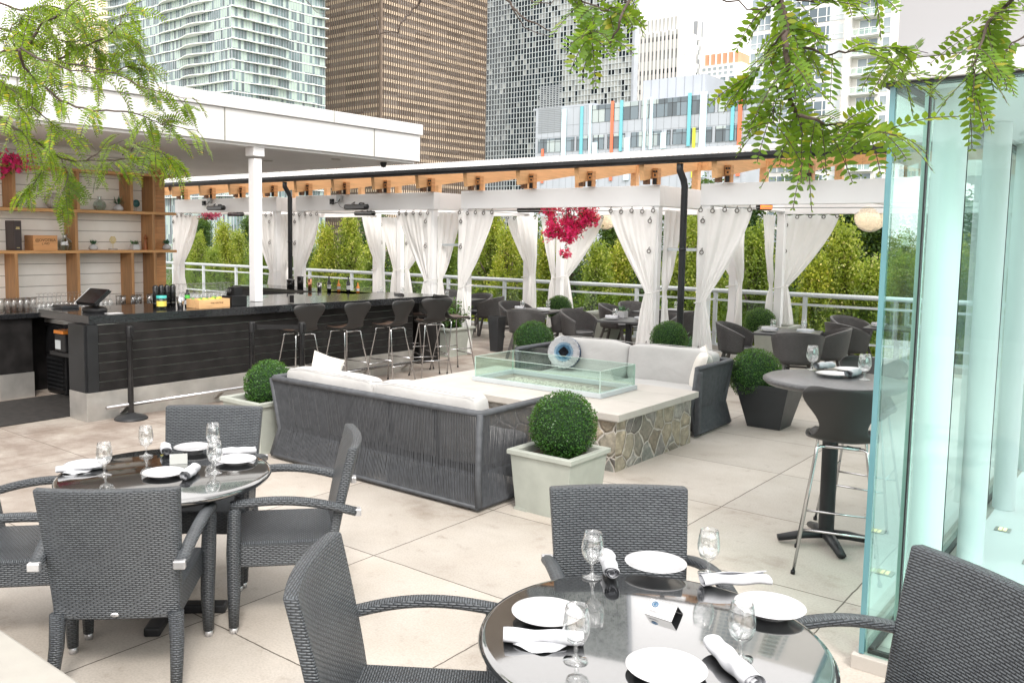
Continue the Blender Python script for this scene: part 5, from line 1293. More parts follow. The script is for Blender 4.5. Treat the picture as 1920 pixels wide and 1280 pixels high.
# ================================================================== TREES BEYOND THE RAILING
def tree_fn(seed, leaf, n_cl, spiky, lsz=.075):
    def f():
        t = thing('park_tree', '', 'tree'); rr = random.Random(seed)
        tr = MB(); HT = 8.
        tr.tube([(0, 0, 0), (.1, .05, 2.5), (.0, .1, 5), (.05, 0, 7.2)], [.16, .12, .08, .03], 8)
        m_ = MB(); 
        for i in range(n_cl):
            z = 2.2+5.6*rr.random()**.8; k_ = (z-2.2)/5.8
            rad = 2.0*(sin(min(1, k_*1.05+.18)*pi)**.7)*rr.uniform(.35, 1.) if not spiky else 1.7*(1.05-k_**1.6)*rr.uniform(.3, 1)
            a = rr.random()*6.283; c = Vector((rad*cos(a), rad*sin(a), z))
            if rr.random() < .22: tr.tube([(0, 0, max(1.6, z-1.4)), c*.6+Vector((0, 0, z*.4-.2)), c], [.05, .03, .012], 5)
            up_ = Vector((rr.gauss(0, .25), rr.gauss(0, .25), 1)).normalized(); ln = rr.uniform(.35, .8)
            nl = 58
            for j in range(nl):
                if spiky: p = c+up_*ln*(j/nl-.4)+Vector((rr.gauss(0, .1), rr.gauss(0, .1), rr.gauss(0, .06)))*(1.2-j/nl)
                else: p = c+Vector((rr.gauss(0, .16), rr.gauss(0, .16), rr.gauss(0, .12)))
                d = Vector((rr.gauss(0, 1), rr.gauss(0, 1), rr.gauss(.2, .8))).normalized(); w_ = d.cross(Vector((rr.random()-.5, rr.random()-.5, rr.random()-.5))).normalized()*lsz*.38; L_ = lsz*rr.uniform(.8, 1.5)
                m_.add([p, p+d*L_*.5+w_, p+d*L_, p+d*L_*.5-w_], [(0, 1, 2, 3)])
        m_.build('crown', leaf, t, uv=False); tr.build('trunk', 'bark', t, uv=False)
        return t
    return f
tA = Maker(tree_fn(1, 'tree_leaf', 560, True, .052)); tB = Maker(tree_fn(2, 'tree_leaf', 500, False, .052)); tC = Maker(tree_fn(3, 'tree_leaf_dark', 520, False, .06))
GTa = 'bushy light green trees beyond the railing'; GTd = 'dark green trees standing behind the light ones'
def put_tree(mk, px, pytop, Y, lab, grp, w=1.):
    p = atY(px, pytop, Y); base = -7.5; s = (p.z-base)/8.0
    mk((p.x, Y, base), R.random()*6, lab, grp, (s*w, s*w, s))
pl_ = [(tA, 418, 420, 20, 'through the far left cabana, left part'), (tB, 480, 455, 18.5, 'low behind the white bar post'), (tA, 372, 440, 21, 'beside the far left curtain'), (tA, 400, 470, 19, 'left of the white bar post'), (tB, 445, 430, 21, 'just left of the white bar post'), (tA, 510, 440, 19, 'between the bar post and the left downpipe'), (tA, 610, 425, 20, 'through the cabana behind the stools, left half'), (tA, 655, 400, 20.5, 'tallest in the cabana behind the stools'),
      (tB, 700, 450, 18.5, 'right of centre in the cabana behind the stools'), (tA, 765, 440, 19, 'between two back curtains of the cabana behind the stools'), (tB, 838, 430, 18, 'behind the right side curtain of the cabana over the bar'), (tA, 925, 400, 19, 'right of the left curtain of the pink flower cabana'),
      (tA, 955, 430, 17.5, 'low at the left of the pink flower cabana'), (tB, 1030, 430, 18.5, 'between the back curtains of the pink flower cabana'), (tA, 1120, 460, 18, 'below the left woven lantern'), (tB, 1165, 450, 19, 'left of the front right curtain of the pink flower cabana'), (tA, 1290, 405, 18, 'right of the right black downpipe'),
      (tB, 1340, 420, 19, 'behind the left curtain of the rightmost cabana'), (tA, 1420, 430, 18, 'left of the wide back curtain in the rightmost cabana'), (tA, 1580, 425, 17.5, 'pointed, below the right woven lantern'), (tB, 1640, 480, 17, 'beside the glass pavilion corner'), (tA, 1530, 490, 17, 'low, right of the wide back curtain'),
      (tB, 1700, 470, 18, 'seen through the side glass of the pavilion'), (tA, 1780, 440, 18, 'seen deeper through the pavilion glass'), (tB, 340, 450, 21, 'behind the far left curtains'), (tA, 1880, 440, 18, 'at the right edge through the pavilion glass')]
pl_ += [(mk_, px_, 425+15*(i_ % 3), 18+i_ % 2, 'beyond the pavilion, %s of the row right of the frame' % w_) for i_, (mk_, px_, w_) in enumerate(((tA, 1960, 'nearest'), (tB, 2060, 'second'), (tA, 2170, 'third'), (tA, 2290, 'fourth'), (tB, 2430, 'fifth'), (tA, 2600, 'sixth'), (tB, 2800, 'seventh'), (tA, 3050, 'farthest')))]
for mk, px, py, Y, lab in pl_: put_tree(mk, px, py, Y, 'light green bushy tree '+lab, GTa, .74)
pd = [(700, 385, 27, 'behind the cabana of the stools'), (470, 400, 30, 'behind the white bar post'), (380, 405, 32, 'behind the far left cabana'), (880, 385, 28, 'behind the left curtain of the pink flower cabana'), (1075, 395, 27, 'behind the pink flowers'), (1215, 372, 26, 'behind the right curtain of the pink flower cabana'),
      (1320, 330, 27, 'rising above the cabana beam right of the downpipe'), (1400, 352, 26, 'above the beam of the rightmost cabana'), (1500, 320, 26, 'tall, above the middle of the rightmost cabana beam'), (1590, 335, 25, 'tall, behind the right woven lantern'), (1650, 330, 24, 'next to the pavilion glass'), (800, 395, 29, 'behind the side curtain over the bar end'), (570, 400, 30, 'behind the left curtain of the cabana of the stools'), (1760, 330, 25, 'behind the pavilion glass'), (1860, 340, 26, 'at the right edge behind the pavilion glass'), (990, 392, 30, 'behind the second back curtain of the pink flower cabana'), (1150, 400, 30, 'behind the left woven lantern')]
pd += [(2000, 335, 25, 'right of the frame behind the nearest reflected trees'), (2250, 330, 25, 'right of the frame in the middle of the row'), (2550, 330, 25, 'right of the frame far along the row')]
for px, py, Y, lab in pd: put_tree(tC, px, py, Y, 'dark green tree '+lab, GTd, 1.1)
plain('far_hedge', (.03, .06, .015), .9, var=.6, vs=.6)
hd = MB()
rr = random.Random(77)
for i in range(26000):
    x = rr.uniform(-75, 40); y = rr.uniform(24, 34); z = rr.uniform(-7.5, -1.2)+.8*sin(x*.9)+rr.gauss(0, .3)
    d = Vector((rr.gauss(0, 1), rr.gauss(0, 1), rr.gauss(0, 1))).normalized(); w_ = d.cross(Vector((rr.random()-.5, rr.random()-.5, rr.random()-.5))).normalized()*.09; p = Vector((x, y, z))
    hd.add([p, p+d*.16+w_, p+d*.34, p+d*.16-w_], [(0, 1, 2, 3)])
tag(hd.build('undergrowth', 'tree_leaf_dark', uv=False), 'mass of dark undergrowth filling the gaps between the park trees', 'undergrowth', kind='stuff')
# ================================================================== HONEY LOCUST BRANCHES OVER THE TERRACE
def locust(name_lab, twigs, fronds, depth, trunk, seed, ll, lls, dm=1.):
    t = thing('honey_locust', name_lab, 'tree'); rr = random.Random(seed); lf = MB(); tw = MB()
    P = []
    for (pts, r0, dd) in twigs:
        q = [atD(x, y, depth+dd+rr.uniform(-.04, .04)+.10*sin(i*1.3+dd*9)) for i, (x, y) in enumerate(pts)]
        # smooth polyline
        full = []
        for i in range(len(q)-1):
            for k_ in range(4):
                s = k_/4; full.append(q[i].lerp(q[i+1], s)+Vector((rr.gauss(0, .0025), rr.gauss(0, .0025), rr.gauss(0, .0025))))
        full.append(q[-1]); n_ = len(full)
        MB().tube(full, [r0*(1-.8*i/n_) for i in range(n_)], 6).build('branch', 'bark', t, uv=False)
        P.append(full)
    def frond(p, d, L_, n_):
        d = d.normalized(); dr = rr.uniform(.5, 1.3); side0 = d.cross(Vector((0, 0, 1)))
        if side0.length < .1: side0 = Vector((1, 0, 0))
        side0.normalize(); tilt = rr.uniform(-.9, .9)
        pts = []; q = p.copy(); v = d.copy()
        for i in range(n_+1):
            pts.append(q.copy()); v = (v+Vector((0, 0, -.10*dr))).normalized(); q = q+v*L_/n_
        tw.tube(pts[::max(1, n_//4)]+[pts[-1]], .0011, 3, cap=False)
        for i in range(1, n_+1):
            a = (pts[i]-pts[i-1]).normalized(); s_ = (Matrix.Rotation(tilt, 3, a) @ side0); s_ = (s_-a*s_.dot(a)).normalized(); nn = a.cross(s_)
            k_ = sin(pi*(.15+.8*i/n_))**.5; l_ = ll*k_*rr.uniform(.85, 1.1); w_ = lls*k_
            for sg in (-1, 1):
                dd = (s_*sg*.9+a*.45+nn*rr.uniform(-.25, .1)).normalized(); ww = dd.cross(nn).normalized()*w_
                b_ = pts[i]
                lf.add([b_, b_+dd*l_*.3+ww*.85, b_+dd*l_*.65+ww*.8, b_+dd*l_, b_+dd*l_*.65-ww*.8, b_+dd*l_*.3-ww*.85], [(0, 1, 2, 3, 4, 5)])
    for (ti, dens, L0, n0) in fronds:
        full = P[ti]
        for i in range(2, len(full)):
            m_ = dens*dm
            for _ in range(int(m_+rr.random())):
                a = (full[i]-full[i-1]).normalized()
                d = (a*rr.uniform(.2, .9)+Vector((rr.gauss(0, .55), rr.gauss(0, .55), rr.uniform(-.6, .35)))).normalized()
                frond(full[i], d, L0*(1.2 if depth > 3 else 1.35)*rr.uniform(.65, 1.15), n0)
    if trunk:
        tr = MB(); tr.tube([Vector(q) for q in trunk[0]], trunk[1], 12); tr.build('trunk', 'bark', t, uv=False)
    if lf.v: lf.build('leaves', 'locust_leaf', t, uv=False)
    if lf.v: tw.build('leaf_stalks', 'bark', t, uv=False)
    return t
Lt = [([(-60, 120), (0, 100), (40, 92), (75, 112), (130, 131), (215, 137)], .007, 0),
      ([(50, 92), (75, 48), (110, 28), (145, 0), (165, -30)], .007, .1),
      ([(75, 112), (125, 118), (205, 132), (270, 165), (310, 175), (375, 190)], .004, .0),
      ([(38, 95), (42, 125), (75, 155), (115, 190), (172, 208), (228, 207), (268, 217), (300, 235), (370, 245)], .006, -.15),
      ([(110, 112), (150, 88), (205, 68), (225, 45), (227, 32), (246, 20)], .005, .15),
      ([(-40, 200), (0, 220), (40, 249), (74, 269), (114, 296), (158, 304), (215, 300), (262, 295), (318, 300)], .007, .25),
      ([(114, 296), (128, 325), (120, 355), (112, 375)], .003, .25), ([(100, 290), (70, 335), (45, 360)], .003, .3),
      ([(230, 290), (260, 272), (300, 285), (325, 300)], .003, .2), ([(-30, 40), (20, 60), (70, 80), (130, 60)], .006, .35), ([(-20, 0), (40, 20), (90, 10), (140, 25)], .006, .4),
      ([(205, 68), (240, 75), (270, 90)], .003, .2), ([(-30, 160), (20, 165), (60, 190)], .004, .1), ([(215, 137), (250, 120), (285, 128)], .003, .05),
      ([(300, 235), (330, 215), (345, 200)], .002, -.1), ([(-30, 80), (10, 75), (30, 40), (60, 20)], .004, .3), ([(75, 60), (110, 75), (150, 78), (190, 95), (230, 100)], .003, .25), ([(-30, 130), (0, 150), (30, 175), (40, 205)], .003, .0), ([(60, 200), (100, 235), (130, 250)], .003, -.1), ([(160, 300), (200, 275), (240, 262)], .003, .15), ([(130, 60), (170, 50), (200, 40)], .003, .3)]
Lf = [(0, 1.6, .15, 15), (1, 1.6, .15, 15), (2, .7, .12, 14), (3, .75, .13, 15), (4, .9, .13, 14), (5, 1.1, .15, 15), (6, 1.6, .13, 13), (7, 1.3, .13, 13), (8, 1.3, .13, 13), (9, 2.2, .15, 15), (10, 2.2, .15, 15), (11, 1.4, .12, 13), (12, 1.5, .14, 14), (13, 1.3, .12, 13), (14, 1.2, .11, 12), (15, 2., .14, 15), (16, 1.5, .14, 14), (17, 1.6, .14, 14), (18, 1.2, .12, 13), (19, 1., .12, 13), (20, 1.4, .13, 14)]
locust('honey locust branches with feathery yellow green leaves hanging over the bar at upper left', Lt, Lf, 3.5, ([(-7.2, 1.0, .4), (-7.1, 1.05, 2.2), (-6.2, 1.2, 3.4), (-4.9, 1.5, 3.7), tuple(atD(-60, 118, 3.5))], [.13, .11, .07, .03, .01]), 31, .028, .0043, 1.2)
Rt_ = [([(1450, -40), (1460, 0), (1475, 45), (1473, 70), (1478, 130), (1483, 190), (1500, 225), (1515, 262)], .011, 0),
       ([(1474, 50), (1500, 85), (1545, 105), (1600, 96), (1680, 86), (1740, 100)], .004, .05),
       ([(1500, 215), (1550, 232), (1610, 236), (1650, 246), (1680, 255)], .004, -.1),
       ([(1910, -20), (1890, 10), (1850, 40), (1830, 110), (1815, 160)], .006, 0),
       ([(1250, -30), (1300, -8), (1350, -5), (1420, 20), (1460, 10)], .004, .1),
       ([(1020, -25), (1080, -5), (1130, 20), (1160, 10), (1200, -15)], .003, .2),
       ([(1120, 10), (1115, 45), (1105, 70)], .002, .2), ([(1470, 60), (1440, 100), (1415, 140)], .003, -.05), ([(1480, 150), (1455, 190), (1450, 230)], .003, 0),
       ([(1660, 90), (1690, 130), (1700, 150)], .002, .05), ([(1460, -10), (1530, 5), (1580, -10), (1640, -20)], .003, .0), ([(1930, 60), (1890, 90), (1860, 120)], .003, .1)]
Rf = [(0, 1.7, .12, 9), (1, .8, .10, 9), (2, 1.7, .11, 9), (3, 2.0, .11, 9), (4, .45, .07, 7), (5, 1.3, .09, 8), (6, 2.2, .10, 8), (7, 1.7, .10, 9), (8, 1.7, .10, 9), (9, 1.4, .09, 8), (10, .8, .09, 8), (11, 1.5, .10, 9)]
locust('honey locust branches with larger green leaves hanging over the pavilion at upper right', Rt_, Rf, 2.1, ([(.9, -1.2, 0), (.85, -1.1, 2.2), (.3, .2, 3.4), tuple(atD(1452, -60, 2.1))], [.12, .10, .05, .012]), 32, .030, .0074, .95)
Bt = [([(800, -20), (785, 5), (765, 28), (752, 45), (745, 60), (712, 65), (655, 66)], .004, 0), ([(712, 64), (705, 35), (690, 0)], .002, 0), ([(930, -20), (960, 15), (990, 40), (1035, 60)], .005, .1), ([(960, 15), (980, 50), (1040, 75)], .0025, .1), ([(985, -10), (1000, 5), (1030, 8), (1045, -5)], .003, .1), ([(1185, -10), (1160, 45), (1145, 80), (1143, 88)], .004, -.4), ([(560, -15), (590, 20), (620, 30)], .0015, .2)]
locust('bare thin twigs crossing in front of the towers at top centre', Bt, [], 2.6, None, 33, .02, .005)
# ================================================================== TOWERS
GB = -7.5
def facemat(name, base, rough=.25, var=0, cell=None, blinds_refl=(.6, .58, .52), frac=.3, seed=0, axis='XZ', refl_grad=None):
    m, nt, b, N, L = nodes(name); setp(b, base, rough, 0, .6)
    v = mapping(nt, 'Object'); col = None
    if cell:
        sn = N.new('ShaderNodeVectorMath'); sn.operation = 'SNAP'; sn.inputs[1].default_value = (cell[0], cell[0], cell[1]); L.new(v, sn.inputs[0])
        wn = N.new('ShaderNodeTexWhiteNoise'); L.new(sn.outputs[0], wn.inputs['Vector'])
        lg = noise(nt, v, .03, 2)
        k_ = math_(nt, 'ADD', wn.outputs['Value'], math_(nt, 'MULTIPLY', math_(nt, 'SUBTRACT', lg, .5), .8))
        if refl_grad:
            sp_ = N.new('ShaderNodeSeparateXYZ'); L.new(v, sp_.inputs[0]); mr = N.new('ShaderNodeMapRange'); L.new(math_(nt, 'ADD', sp_.outputs['X'], math_(nt, 'MULTIPLY', sp_.outputs['Z'], .25)), mr.inputs['Value']); mr.inputs['From Min'].default_value = refl_grad[0]-8; mr.inputs['From Max'].default_value = refl_grad[1]-8; mr.inputs['To Max'].default_value = .5; k_ = math_(nt, 'ADD', k_, mr.outputs[0])  # slanted edge of a bright reflection, painted into the pane colour
        f = ramp(nt, k_, [(1-frac-(.12 if refl_grad else .04), (0, 0, 0)), (1-frac+(.25 if refl_grad else .04), (1, 1, 1))])
        col = mix(nt, f, ramp(nt, wn.outputs['Value'], [(0, tuple(x*.5 for x in base)), (1, tuple(min(1, x*1.8) for x in base))]), blinds_refl)
        L.new(col, b.inputs['Base Color'])
    bump(nt, b, noise(nt, v, .35, 3), .12, .25)
    return m
plain('slab_white', (.82, .82, .80), .6, var=.03, vs=.05)
plain('bronze', (.17, .125, .095), .45, .3, var=.15, vs=.2)
plain('cream_panel', (.80, .67, .52), .6, var=.08, vs=.1)
plain('grid_grey', (.55, .60, .62), .5, var=.05, vs=.1)
plain('grey_clad', (.40, .43, .48), .5, var=.06, vs=.3)
plain('concrete_pale', (.72, .70, .68), .7, var=.05, vs=.1)
plain('stone_tower', (.80, .77, .75), .7, var=.04, vs=.05)
plain('orange_tower', (.62, .30, .18), .7, var=.08, vs=.2)
plain('louvre_grey', (.26, .28, .30), .5, var=.05)
for n_, c_ in (('strip_teal', (.16, .48, .55)), ('strip_pale', (.60, .76, .82)), ('strip_orange', (.72, .18, .09)), ('strip_lime', (.62, .66, .05))): plain(n_, c_, .45, var=.03)
facemat('aqua_glass', (.12, .18, .185), .12, cell=(1.05, 3.02), blinds_refl=(.36, .46, .40), frac=.42)
facemat('bronze_glass', (.26, .24, .23), .10, cell=(9., 3.05), blinds_refl=(.30, .27, .25), frac=.2)
facemat('dark_glass', (.02, .03, .04), .08, cell=(1.62, 2.35), blinds_refl=(.42, .43, .42), frac=.10, refl_grad=(-10., -5.))  # random pale cells are blinds, the pale side is a painted reflection
facemat('office_glass', (.13, .17, .20), .10, cell=(1.4, 4.), blinds_refl=(.4, .46, .46), frac=.3)
facemat('condo_glass', (.10, .14, .17), .12, cell=(1.5, 3.), blinds_refl=(.55, .60, .62), frac=.4)
def bld(name, lab, corner_px, Yd, left_px, right_px, top, cat='tower', left_at=None):
    """corner (nearest vertical edge) at pixel x, faces run along -X (to left_px) and along +Y (to right_px)"""
    c = atY(corner_px, 300, Yd); X = c.x
    W = X-atY(left_px, 300, Yd).x
    D_ = (atX(right_px, 300, X).y-Yd) if right_px else 40
    t = thing(name, lab, cat, (X, Yd, GB)); return t, W, D_, top-GB
def ztop(px, py, Y): return atY(px, py, Y).z
def windows(t, boxes, mat, name='window'):
    cache = {}
    for i, (x0, x1, y0, y1, z0, z1) in enumerate(boxes[:100]):
        k_ = (round(x1-x0, 2), round(y1-y0, 2), round(z1-z0, 2))
        if k_ not in cache: cache[k_] = MB().box(0, x1-x0, 0, y1-y0, 0, z1-z0).build(name, mat, t, uv=False, loc=(x0, y0, z0))
        else: c = cache[k_].copy(); COL.objects.link(c); c.parent = t; c.location = (x0, y0, z0)
    if len(boxes) > 100:
        m_ = MB()
        for b_ in boxes[100:]: m_.box(*b_)
        tag(m_.build('more_windows', mat, t, uv=False), kind='stuff')
# A: tower with wavy balcony slabs
YA = 158; t, W, D_, Ht = bld('wavy_balcony_tower', 'glass tower with wavy white balcony slabs at upper left', 437, YA, 208, 610, ztop(437, -500, YA))
MB().box(-W, 0, 0, D_, 0, Ht).build('glass_wall', 'aqua_glass', t, uv=False)
fh = 3.02; z00 = atY(437, 151, YA).z-GB; nfl = int(Ht/fh)
k0 = int(z00/fh); zof = z00-k0*fh
mu = MB()
x = -W
x = 0
while x > -W: mu.box(x-.06, x+.06, -.12, .0, 0, Ht); x -= 1.05
y = 0
while y < D_: mu.box(0, .12, y-.05, y+.05, 0, Ht); y += 1.05
mu.build('window_mullions', 'grey_clad', t, uv=False)
for k_ in range(6, nfl+1):
    z = zof+k_*fh
    if z > Ht: break
    pl2 = []; nseg = 60
    for i in range(nseg+1):
        x = -W+W*i/nseg; o = .9+1.1*sin(x*.16+.18*k_+.8)+.7*sin(x*.33-.25*k_); o = max(.15, o)*min(1, .35+abs(x)*.12); pl2.append((x, -o))
    pl2.append((.5, -.5))
    for i in range(1, nseg+1):
        y = D_*i/nseg; o = .8+.9*sin(y*.17+.2*k_+2)+.6*sin(y*.36-.2*k_); o = max(.15, o)*min(1, .4+y*.1); pl2.append((o, y))
    pl2 += [(-.5, D_), (-W, D_)]
    MB().prism(pl2, z-.11, z+.13).build('balcony_slab', 'slab_white', t, uv=False)
# B: bronze tower with cream bands
def banded(t, W, D_, Ht, fh, zo, glass, band, mull, bay, band_h, md=.35, mw=.22, corner=1.2):
    MB().box(-W, 0, 0, D_, 0, Ht).build('glass_wall', glass, t, uv=False)
    b_ = MB(); z = zo % fh
    while z < Ht: b_.box(-W, .15, -.15, D_, z, z+band_h); z += fh
    b_.build('spandrel_bands', band, t, uv=False)
    m_ = MB(); x = -bay
    while x > -W: m_.box(x-mw/2, x+mw/2, -.15-md, -.15, 0, Ht); x -= bay
    y = bay
    while y < D_: m_.box(.15, .15+md, y-mw/2, y+mw/2, 0, Ht); y += bay
    m_.build('mullions', mull, t, uv=False)
    MB().box(-corner/2, .4, -.4, corner/2, 0, Ht).build('corner_pier', mull, t, uv=False)
YB = 230; t, W, D_, Ht = bld('bronze_tower', 'tall bronze tower with cream bands and thin vertical fins', 713, YB, 560, 909, ztop(713, -600, YB))
banded(t, W, D_, Ht, 3.05, atY(713, 103, YB).z-GB, 'bronze_glass', 'cream_panel', 'bronze', 1.2, 1.15, .45, .27, 1.3)
# C: dark glass tower with pale grid
YC = 330; t, W, D_, Ht = bld('gridded_dark_tower', 'dark glass tower with a fine pale window grid in the centre', 1181, YC, 880, None, ztop(1181, -600, YC)); D_ = 5
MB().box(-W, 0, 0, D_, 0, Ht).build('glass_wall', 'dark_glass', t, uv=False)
g_ = MB(); x = -W
while x <= 0: g_.box(x-.11, x+.11, -.3, 0, 0, Ht); x += 1.62
z = 0
while z < Ht: g_.box(-W, 0, -.26, 0, z, z+.26); z += 2.35
g_.build('window_grid', 'grid_grey', t, uv=False)
MB().box(-.2, .9, -.6, 3, 0, Ht).build('corner_pier', 'grey_clad', t, uv=False)
# D: white ribbed tower with stepped crown
YD = 420; t, W, D_, Ht = bld('white_ribbed_tower', 'white stone tower with thin dark vertical windows and stepped top', 1268, YD, 1170, 1312, ztop(1268, 55, YD))
MB().box(-W, 0, 0, D_, 0, Ht).build('tower_body', 'stone_tower', t, uv=False)
MB().box(-W, -3.5, 3, D_-6, Ht, ztop(1245, 28, YD)-GB).build('crown', 'stone_tower', t, uv=False)
bx_ = []; x = -W+1.2; k_ = 0
while x < -1: bx_.append((x, x+.75, -.12, .05, 0, Ht-.8*(k_ % 2))); x += 2.2; k_ += 1
x = -W+1.2
while x < -4.5: bx_.append((x, x+.75, 2.88, 3.05, Ht+.5, ztop(1245, 32, YD)-GB)); x += 2.2
bx_.append((-.05, .14, 19, 24, 0, Ht-2))
z = Ht-4
while z > 0:
    for y in range(6): bx_.append((-.05, .12, 2+y*2.6, 3.2+y*2.6, z, z+2.2))
    z -= 4.2
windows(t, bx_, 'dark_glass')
t, W, D_, Ht = bld('slim_grey_tower', 'slim pale tower with a blue grey strip right of the white ribbed tower', 1303, YD+25, 1272, 1316, ztop(1303, 40, YD+25))
MB().box(-W, 0, 0, D_, 0, Ht).build('tower_body', 'stone_tower', t, uv=False); MB().box(-4, -1.2, -.15, .0, 0, Ht).box(.0, .2, 2, 4, 0, Ht).build('glass_strip', 'louvre_grey', t, uv=False)
# E: orange topped old tower
YE = 360; t, W, D_, Ht = bld('orange_crowned_tower', 'old pale tower with an orange striped crown', 1374, YE, 1306, None, ztop(1374, 118, YE))
MB().box(-W, 2, 0, 30, 0, Ht).build('tower_body', 'stone_tower', t, uv=False)
MB().box(-W-2, 8, -1, 30, 0, ztop(1374, 140, YE)-GB).build('lower_body', 'stone_tower', t, uv=False)
Z2 = ztop(1374, 96, YE)-GB
MB().box(-W+1.5, 0, 1, 26, Ht, Z2).build('crown', 'orange_tower', t, uv=False)
d_ = MB()
for k_ in range(6): d_.box(-W+1.2+k_*2.6, -W+1.8+k_*2.6, .6, 1.1, Ht, Z2-.2)
d_.build('crown_ribs', 'stone_tower', t, uv=False)
bx_ = []
for k_ in range(6):
    for z in (Ht-2.2, Ht-4.4): bx_.append((-W+1.2+k_*2.4, -W+2.6+k_*2.4, -.1, .1, z, z+1.2))
    for j in range(5): bx_.append((-W-1+k_*3.6, -W+1.2+k_*3.6, -1.12, -.9, ztop(1374, 152, YE)-GB-j*4.0, ztop(1374, 152, YE)-GB-j*4.0+1.8))
windows(t, bx_, 'condo_glass')
# F: low grey school-like building with coloured strips
YF = 112; t, W, D_, Ht = bld('striped_panel_building', 'low grey panel building with teal, pale and orange vertical strips', 1398, YF, 1003, 1434, ztop(1398, 163, YF), 'building')
X0 = atY(1398, 300, YF).x
def fx(px): return atY(px, 250, YF).x-X0
def fz(py, px=1398): return atY(px, py, YF).z-GB
zB, zT = 0, Ht
MB().box(-W, 0, 0, D_, 0, Ht-.4).build('wall', 'grey_clad', t, uv=False)
pn = MB()
x = -W
while x < -.3: pn.box(x, x+.035, -.02, 0, 0, Ht-.4); x += 1.12
f1, f2, f3 = fz(213), fz(225), fz(262)
for z in (fz(207), fz(231), fz(265), fz(283), fz(300)): pn.box(-W, .02, -.02, 0, z, z+.04)
pn.build('panel_joints', 'louvre_grey', t, uv=False)
def win(pa, pb, za, zb):
    o = MB().box(fx(pa), fx(pb), -.05, .01, za, zb).build('window', 'office_glass', t, uv=False)
    m_ = MB(); x = fx(pa); 
    while x < fx(pb)+.05: m_.box(x-.03, x+.03, -.08, -.05, za, zb); x += (fx(pb)-fx(pa))/max(1, round((fx(pb)-fx(pa))/1.1))
    m_.box(fx(pa), fx(pb), -.075, -.05, za+(zb-za)*.72, za+(zb-za)*.72+.05)
    m_.build('frame', 'planter_black', o, uv=False)
zu1, zu0 = fz(170), fz(206); zl1, zl0 = fz(233), fz(263)
for a, b_ in ((1110, 1146), (1151, 1196), (1201, 1290), (1296, 1312), (1326, 1338), (1345, 1370), (1376, 1384), (1391, 1397)): win(a, b_, zu0, zu1)
for a, b_ in ((1010, 1052), (1062, 1077), (1082, 1103), (1113, 1122), (1123, 1133), (1140, 1172), (1184, 1205), (1212, 1240), (1251, 1257), (1262, 1297), (1302, 1311), (1324, 1335), (1342, 1369), (1377, 1382)): win(a, b_, zl0, zl1)
for a, b_ in ((1015, 1050), (1070, 1100), (1140, 1180), (1190, 1230), (1250, 1300), (1340, 1380)): win(a, b_, fz(310), fz(291))
MB().box(0, .06, 1, D_-1, zu0-.3, zu1).build('side_window', 'office_glass', t, uv=False)
lo = MB(); 
for k_ in range(26): lo.box(fx(1003)+.6, fx(1052), -.06, 0, fz(240)+k_*.27+1.4, fz(240)+k_*.27+1.53)
lo.build('louvre_screen', 'louvre_grey', t, uv=False)
for (px, w_, ya, yb, mt) in ((1019, 4, 255, 330, 'strip_orange'), (1058, 8, 172, 283, 'strip_pale'), (1091, 5, 170, 280, 'strip_teal'), (1107, 4, 168, 330, 'strip_pale'), (1117, 9, 248, 330, 'strip_pale'), (1148, 5, 165, 330, 'strip_orange'), (1165, 5, 165, 270, 'strip_teal'), (1177, 10, 243, 330, 'strip_pale'), (1209, 5, 165, 330, 'strip_pale'), (1221, 5, 165, 270, 'strip_pale'), (1245, 10, 238, 270, 'strip_pale'), (1292, 6, 163, 268, 'strip_teal'), (1302, 5, 233, 330, 'strip_lime'), (1318, 12, 163, 330, 'strip_pale'), (1373, 6, 163, 262, 'strip_teal'), (1387, 7, 160, 330, 'strip_orange')):
    za = fz(ya); zb = max(0, fz(yb)); za = min(za, Ht-.1)
    MB().box(fx(px-w_/2), fx(px+w_/2), -.22, -.051, zb, za).build('colour_strip', mt, t, uv=False)
MB().box(fx(1001)-.2, fx(1112), -.03, 12, Ht-.4, Ht-.1).build('left_parapet', 'grey_clad', t, uv=False)
ph = MB().box(fx(1165), fx(1283), 6, 20, Ht-.4, atY(1283, 143, YF+6).z-GB).build('penthouse', 'grey_clad', t, uv=False)
pj = MB(); x = fx(1165)
while x < fx(1283): pj.box(x, x+.05, 5.96, 6.0, Ht-.4, atY(1283, 143, YF+6).z-GB); x += 1.3
pj.build('penthouse_joints', 'louvre_grey', t, uv=False)
